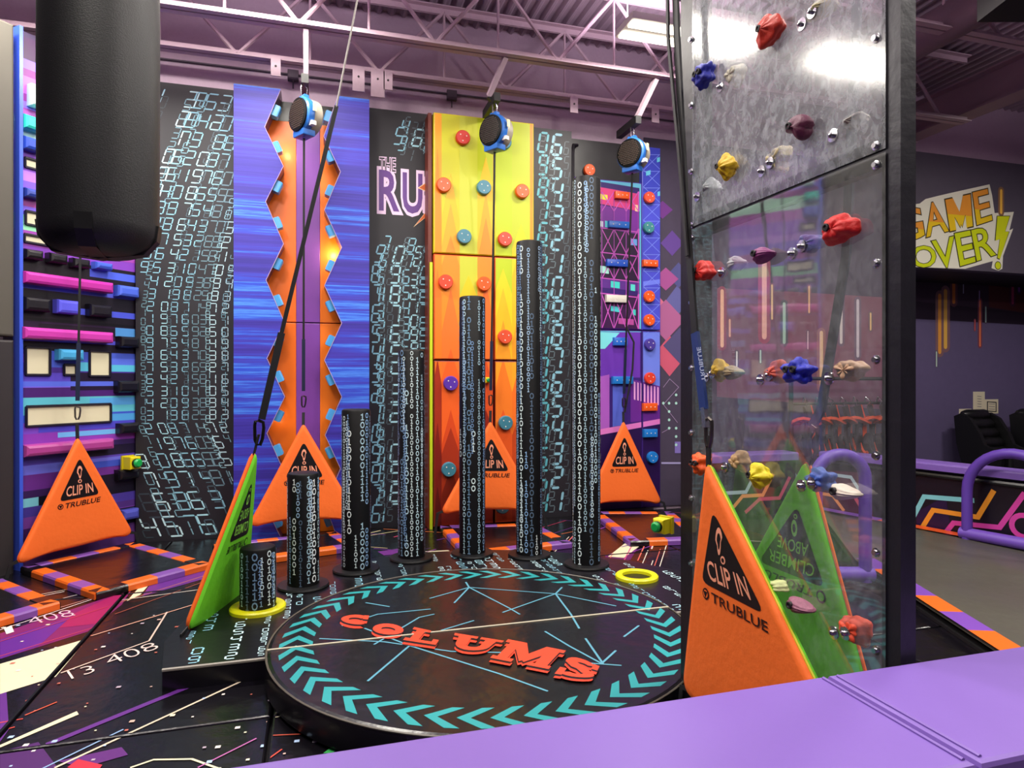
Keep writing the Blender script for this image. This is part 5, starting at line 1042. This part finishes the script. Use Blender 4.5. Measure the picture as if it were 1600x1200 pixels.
# ================================================================== PUNCHING BAG
bp_ = oD(157, 380, 2.0); br = .158; zb = H+.37
bd = thing('punching_bag', 'large black hanging punching bag at the upper left', 'punching bag', (bp_.x, bp_.y, zb))
BG = mat('#1a1a1c', .5, 0, .1, 260, .6)
m = MB(); m.lathe((bp_.x, bp_.y, zb), UP, [(.05, 0), (.09, .006), (.122, .018), (.142, .036), (.154, .062), (br, .09), (br+.001, .6), (br, 1.5), (.15, 1.53)], BG, 48); m.build('bag_body', bd)
m = MB()
for a_ in (0, pi/2): m.tube([(bp_.x+cos(a_)*r, bp_.y+sin(a_)*r, zb+z) for r, z in ((-.160, .1), (-.154, .055), (-.12, .013), (0, -.004), (.12, .013), (.154, .055), (.160, .1))], 0, mat('#101012', .5), flat=(.045, .006, (cos(a_+pi/2)*0+.001, 0.001, 1)))
m.build('bottom_strap', bd)
for a_ in range(4):
    m = MB(); q = Vector((bp_.x+cos(a_*pi/2+.4)*.16, bp_.y+sin(a_*pi/2+.4)*.14, zb+1.51)); m.tube([q, (bp_.x, bp_.y, zb+1.9)], .008, CHR, 6); m.build('chain', bd)
m = MB(); m.tube([(bp_.x, bp_.y, zb+1.88), (bp_.x, bp_.y, 6.1)], .01, CHR, 6); m.build('hanger', bd)
# ================================================================== RIGHT COURT: barrier, hoop, mat, chairs, harnesses
W0 = oZ(1516, 849, 0); dv = Vector((-.212, .977, 0)).normalized(); nv_ = Vector((-dv.y, dv.x, 0))
if nv_.dot(CAM-W0) < 0: nv_ = -nv_
s0, s1 = -2.0, 1.75; zt_ = .80
bw = thing('court_barrier', 'dark court barrier with neon pipes print and a purple padded top behind the frame', 'barrier', W0)
m = MB(); m.obox(W0+dv*((s0+s1)/2)-nv_*.1+UP*((zt_-.1)/2), dv, UP, nv_, s1-s0, zt_-.1, .18, vinyl('#120c18', .35), .005); m.build('barrier_board', bw)
m = MB(); m.obox(W0+dv*((s0+s1)/2)-nv_*.1+UP*(zt_-.035), dv, nv_, UP, s1-s0, .3, .08, PU1, .02); m.build('top_pad', bw)
m = MB(); m.tube([W0+dv*s0+nv_*.005+UP*(zt_-.13), W0+dv*s1+nv_*.005+UP*(zt_-.13)], .028, mat('#0c0b10', .25), 8); m.build('padded_roll', bw)
S = Sheet(W0-nv_*.009, dv, UP, nv_)
def zz(pts, w_, c, l=2): S.line(pts, w_, c, l)
q = lambda x, y: S.p2(x, y)
zz([q(1425, 812), q(1444, 776), q(1520, 782)], .05, '#7ac0c8'); zz([q(1425, 850), q(1458, 797), q(1528, 808), q(1552, 768)], .05, '#e0902a'); zz([q(1470, 842), q(1490, 817), q(1562, 824), q(1600, 772)], .05, '#c8409a')
S.uv([q(1432, 800), q(1478, 775), q(1490, 850), q(1432, 850)], '#241038', 1)
c_ = q(1600, 822); S.circ(c_, .13, '#c8409a', 2, 20); S.circ(c_, .08, '#120c18', 3, 20)
for dx in (1.15, 2.0):
    zz([(dx, .08), (dx+.16, .3), (dx+.42, .3), (dx+.55, .5), (dx+.8, .5)], .045, '#c85a70'); zz([(dx-.05, .2), (dx+.2, .52), (dx+.5, .52)], .04, '#a8c0c8'); zz([(dx+.3, .1), (dx+.45, .26), (dx+.8, .26)], .04, '#e8965a'); S.uv([(dx-.1, .02), (dx+.6, .02), (dx+.7, .55), (dx, .6)], '#4a1c34', 1)
S.build('pipe_print', bw, kind='stuff')
b2 = thing('court_barrier', 'dark barrier with purple padded top along the mural wall, seen through the clear sheet', 'barrier', oY(1180, 700, 7.25))
xa, xb2 = oY(1100, 700, 7.2).x, oY(1243, 700, 7.2).x
m = MB(); m.box((xa, 7.2, 0), (xb2, 7.38, .68), vinyl('#120c18', .35)); m.build('barrier_board', b2); m = MB(); m.obox(Vector(((xa+xb2)/2, 7.29, .735)), Vector((1, 0, 0)), Vector((0, 1, 0)), UP, xb2-xa, .3, .1, PU1, .02); m.build('top_pad', b2)
S2 = Sheet((xa, 7.199, 0), (1, 0, 0), UP, (0, -1, 0))
for o_, c in ((0, '#a8c0c8'), (.25, '#e8965a'), (.5, '#c84a70')): S2.line([(.1+o_, .05), (.3+o_, .3-o_*.2), (.6+o_, .3-o_*.2), (.75+o_, .55-o_*.2)], .045, c, 2)
S2.build('pipe_print', b2, kind='stuff')
# glossy black court mat
cm = thing('court_mat', 'creased glossy black court mat with orange and purple border, right of the frame', 'mat', oZ(1500, 930, .0))
zc = .06; K = [oZ(1432, 940, zc), oZ(1549, 1017, zc), oZ(1640, 1075, zc), oZ(1700, 900, zc), oZ(1516, 851, .06), oZ(1428, 842, .06)]
for k_ in K: k_.z = zc
Kb = [K[1]+(K[1]-K[0])*1.3, K[0]+(K[0]-K[1])*1.2]
poly = [Kb[1], Kb[0], W0+dv*(-1.9)+nv_*.03, W0+dv*1.8+nv_*.03]
poly = [Vector((p.x, p.y, zc)) for p in poly]
CMt = mat('#4a473e', .42, 0, .8, 3.0, 1.0)
m = MB(); n_ = 14; vs = []; fs = []
for j in range(n_+1):
    for i in range(n_+1):
        a_, b_ = i/n_, j/n_; p = (poly[1]*(1-a_)+poly[2]*a_)*(1-b_)+(poly[0]*(1-a_)+poly[3]*a_)*b_
        e_ = min(a_, 1-a_, b_, 1-b_); p = p+UP*(.012+.02*sin(16*a_+9*b_)*min(1, e_*8)); vs.append(p)
for j in range(n_):
    for i in range(n_): fs.append((j*(n_+1)+i, j*(n_+1)+i+1, (j+1)*(n_+1)+i+1, (j+1)*(n_+1)+i))
m.mesh(vs, fs, CMt, True); m.build('mat_top', cm)
m = MB(); m.prism([Vector((p.x, p.y, zc-.035)) for p in poly], (0, 0, -zc+.036), mat('#0a090c', .6)); m.build('mat_body', cm)
m = MB(); d = (poly[1]-poly[0]); L = d.length; d.normalize(); nn = Vector((-d.y, d.x, 0)); nn = nn if nn.dot(poly[2]-poly[1]) > 0 else -nn
for k in range(int(L/.35)):
    a_ = poly[0]+d*(k*.35); m.poly([a_+UP*.036, a_+d*.35+UP*.036, a_+d*.35+nn*.16+UP*.036, a_+nn*.16+UP*.036], vinyl('#e0681c' if k % 2 else '#7a4ab0', .35))
m.build('border_stripe', cm)
m = MB(); d = (poly[2]-poly[3]); L = d.length; d.normalize()
for k in range(int(L/.45)):
    a_ = poly[3]+d*(k*.45); m.poly([a_+UP*.036, a_+d*.45+UP*.036, a_+d*.45+nv_*.16+UP*.036, a_+nv_*.16+UP*.036], vinyl('#e0561c' if (k//2) % 2 else '#7a4ab0', .35))
m.build('border_stripe', cm)
def hoop(base, rad, ht, lb, dv=dv):
    t = thing('padded_hoop', lb, 'hoop', base, 'purple padded hoops'); m = MB(); path = [base, base+UP*(ht-rad)]
    for k in range(1, 17): a_ = pi*k/16; path.append(base-dv*rad*(1-cos(a_))+UP*(ht-rad+rad*sin(a_)))
    path.append(base-dv*2*rad)
    m.tube(path, .05, vinyl('#5a3aa0', .45), 12); m.build('hoop_tube', t)
    m = MB(); m.tube([base+dv*.06+UP*.06, base-dv*(2*rad+.06)+UP*.06], .06, vinyl('#6a48b0', .45), 10); m.build('base_roll', t)
hb = W0-dv*.05+nv_*.16; hb.z = zc
hoop(Vector((hb.x, hb.y, zc+.012)), .42, .92, 'purple padded hoop standing on the black court mat at the right edge')
h2_ = oD(1352, 800, 5.4); hoop(Vector((h2_.x, h2_.y, zc+.012)), .2, 1.03, 'purple padded hoop seen through the clear sheet behind the green gate', RGT)
# massage chairs
def massage(px, y, lb):
    p = oY(px, 700, y); p.z = 0; t = thing('massage_chair', lb, 'armchair', p, 'black massage chairs'); LE = mat('#121214', .33, 0, .3, 9, .5)
    ux = Vector((1, 0, 0)); 
    prof = [(-.05, .1), (.55, .1), (.62, .5), (.30, .62), (.22, .8), (.05, 1.05), (-.12, 1.14), (-.25, 1.08), (-.2, .6)]
    for s_, nm in ((-1, 'side_shell'), (1, 'side_shell')):
        m = MB(); m.prism([p+Vector((s_*.36, -q_[0], q_[1])) for q_ in prof], (s_*-.07, 0, 0), mat('#0a0a0c', .5)); m.build(nm, t)
    m = MB()
    for k in range(5):
        a_ = k/4; c0 = p+Vector((0, .17-.30*(1-a_)*1.1, .48+.62*a_)); m.tube([c0+ux*-.27, c0+ux*-.2+Vector((0, -.03, 0)), c0+ux*.2+Vector((0, -.03, 0)), c0+ux*.27], [.07, .1, .1, .07], LE, 10)
    m.build('backrest', t)
    m = MB(); m.obox(p+Vector((0, -.25, .42)), ux, Vector((0, 1, 0)), UP, .56, .6, .16, LE, .05); m.build('seat', t)
    m = MB(); m.obox(p+Vector((0, -.6, .25)), ux, UP, Vector((0, -1, 0)), .5, .4, .16, LE, .05); m.build('leg_rest', t)
massage(1536, 8.75, 'black leather massage chair behind the purple barrier, below the paper notices'); massage(1622, 8.75, 'black leather massage chair cut by the right picture edge')
# harness rack on the mural wall
ry = 7.72; ra = oY(1236, 592, ry); rb = oY(1384, 588, ry)
rk = thing('harness_rack', 'dark rack frame with hanging harnesses behind the clear sheet', 'rack', Vector((ra.x, ry, 0)))
m = MB(); zr = H+.03; m.tube([(ra.x, ry, zr), (rb.x, ry, zr)], .025, BLKM, 8); m.build('rack_bar', rk)
m = MB(); m.tube([(ra.x, ry, zr-.35), (rb.x, ry, zr-.35)], .02, BLKM, 8); m.build('hook_bar', rk)
for x in (ra.x, rb.x):
    m = MB(); m.tube([(x, ry, 0), (x, ry, zr)], .03, BLKM, 8); m.tube([(x, ry-.25, .03), (x, ry+.25, .03)], .03, BLKM, 8); m.build('upright', rk)
HS = 1.3
hn = thing('climbing_harness', 'orange harness hanging on the rack behind the clear sheet', 'harness', (0, 0, 0), 'orange harnesses on the rack')
HO = mat('#d8480f', .6); HB = mat('#241418', .6)
m = MB(); m.tube([(.13*sin(2*pi*k/16), .06*cos(2*pi*k/16)-.02, -.16+.03*sin(4*pi*k/16)) for k in range(16)], 0, HO, flat=(.09, .03, (0, .2, 1)), closed=True); m.build('waist_belt', hn)
for s_ in (-1, 1):
    m = MB(); m.tube([(s_*.06+.055*cos(2*pi*k/14), -.03+.03*sin(2*pi*k/14), -.42+.1*sin(2*pi*k/14)) for k in range(14)], 0, HB if s_ < 0 else HO, flat=(.07, .03, (1, 0, .1)), closed=True); m.build('leg_loop', hn)
m = MB(); m.tube([(0, -.02, 0), (.02, -.04, -.12), (-.01, -.05, -.26), (0, -.05, -.4)], 0, HB, flat=(.08, .03, (0, 1, 0))); m.tube([(.03, -.02, 0), (.09, -.03, -.2), (.08, -.03, -.36)], 0, HO, flat=(.06, .02, (0, 1, 0))); m.build('strap', hn)
m = MB(); m.tube([(0, 0, .0), (0, -.03, .05), (0, .02, .09), (0, .04, .02)], .01, CHR, 6); carabiner(m, Vector((0, -.06, -.28)), .09, CHR, (1, 0, 0)); m.build('carabiner', hn)
zr2 = zr-.35
ords = ['first', 'second', 'third', 'fourth', 'fifth', 'sixth', 'seventh']
for i in range(7):
    x = ra.x+.2+(rb.x-ra.x-.35)*i/6; lc = (x, ry-.04, zr2-.03); lb = 'orange and maroon harness on the rack seen through the clear sheet, '+ords[i]+' from the left'
    if i == 0: hn.location = lc; hn['label'] = lb; hn.scale = (HS, HS, HS)
    else: r = place(hn, lc, lb, 'orange harnesses on the rack'); r.rotation_euler.z = random.uniform(-.5, .5)
# a belay drum over the green gate and one over the bag wall, above the picture
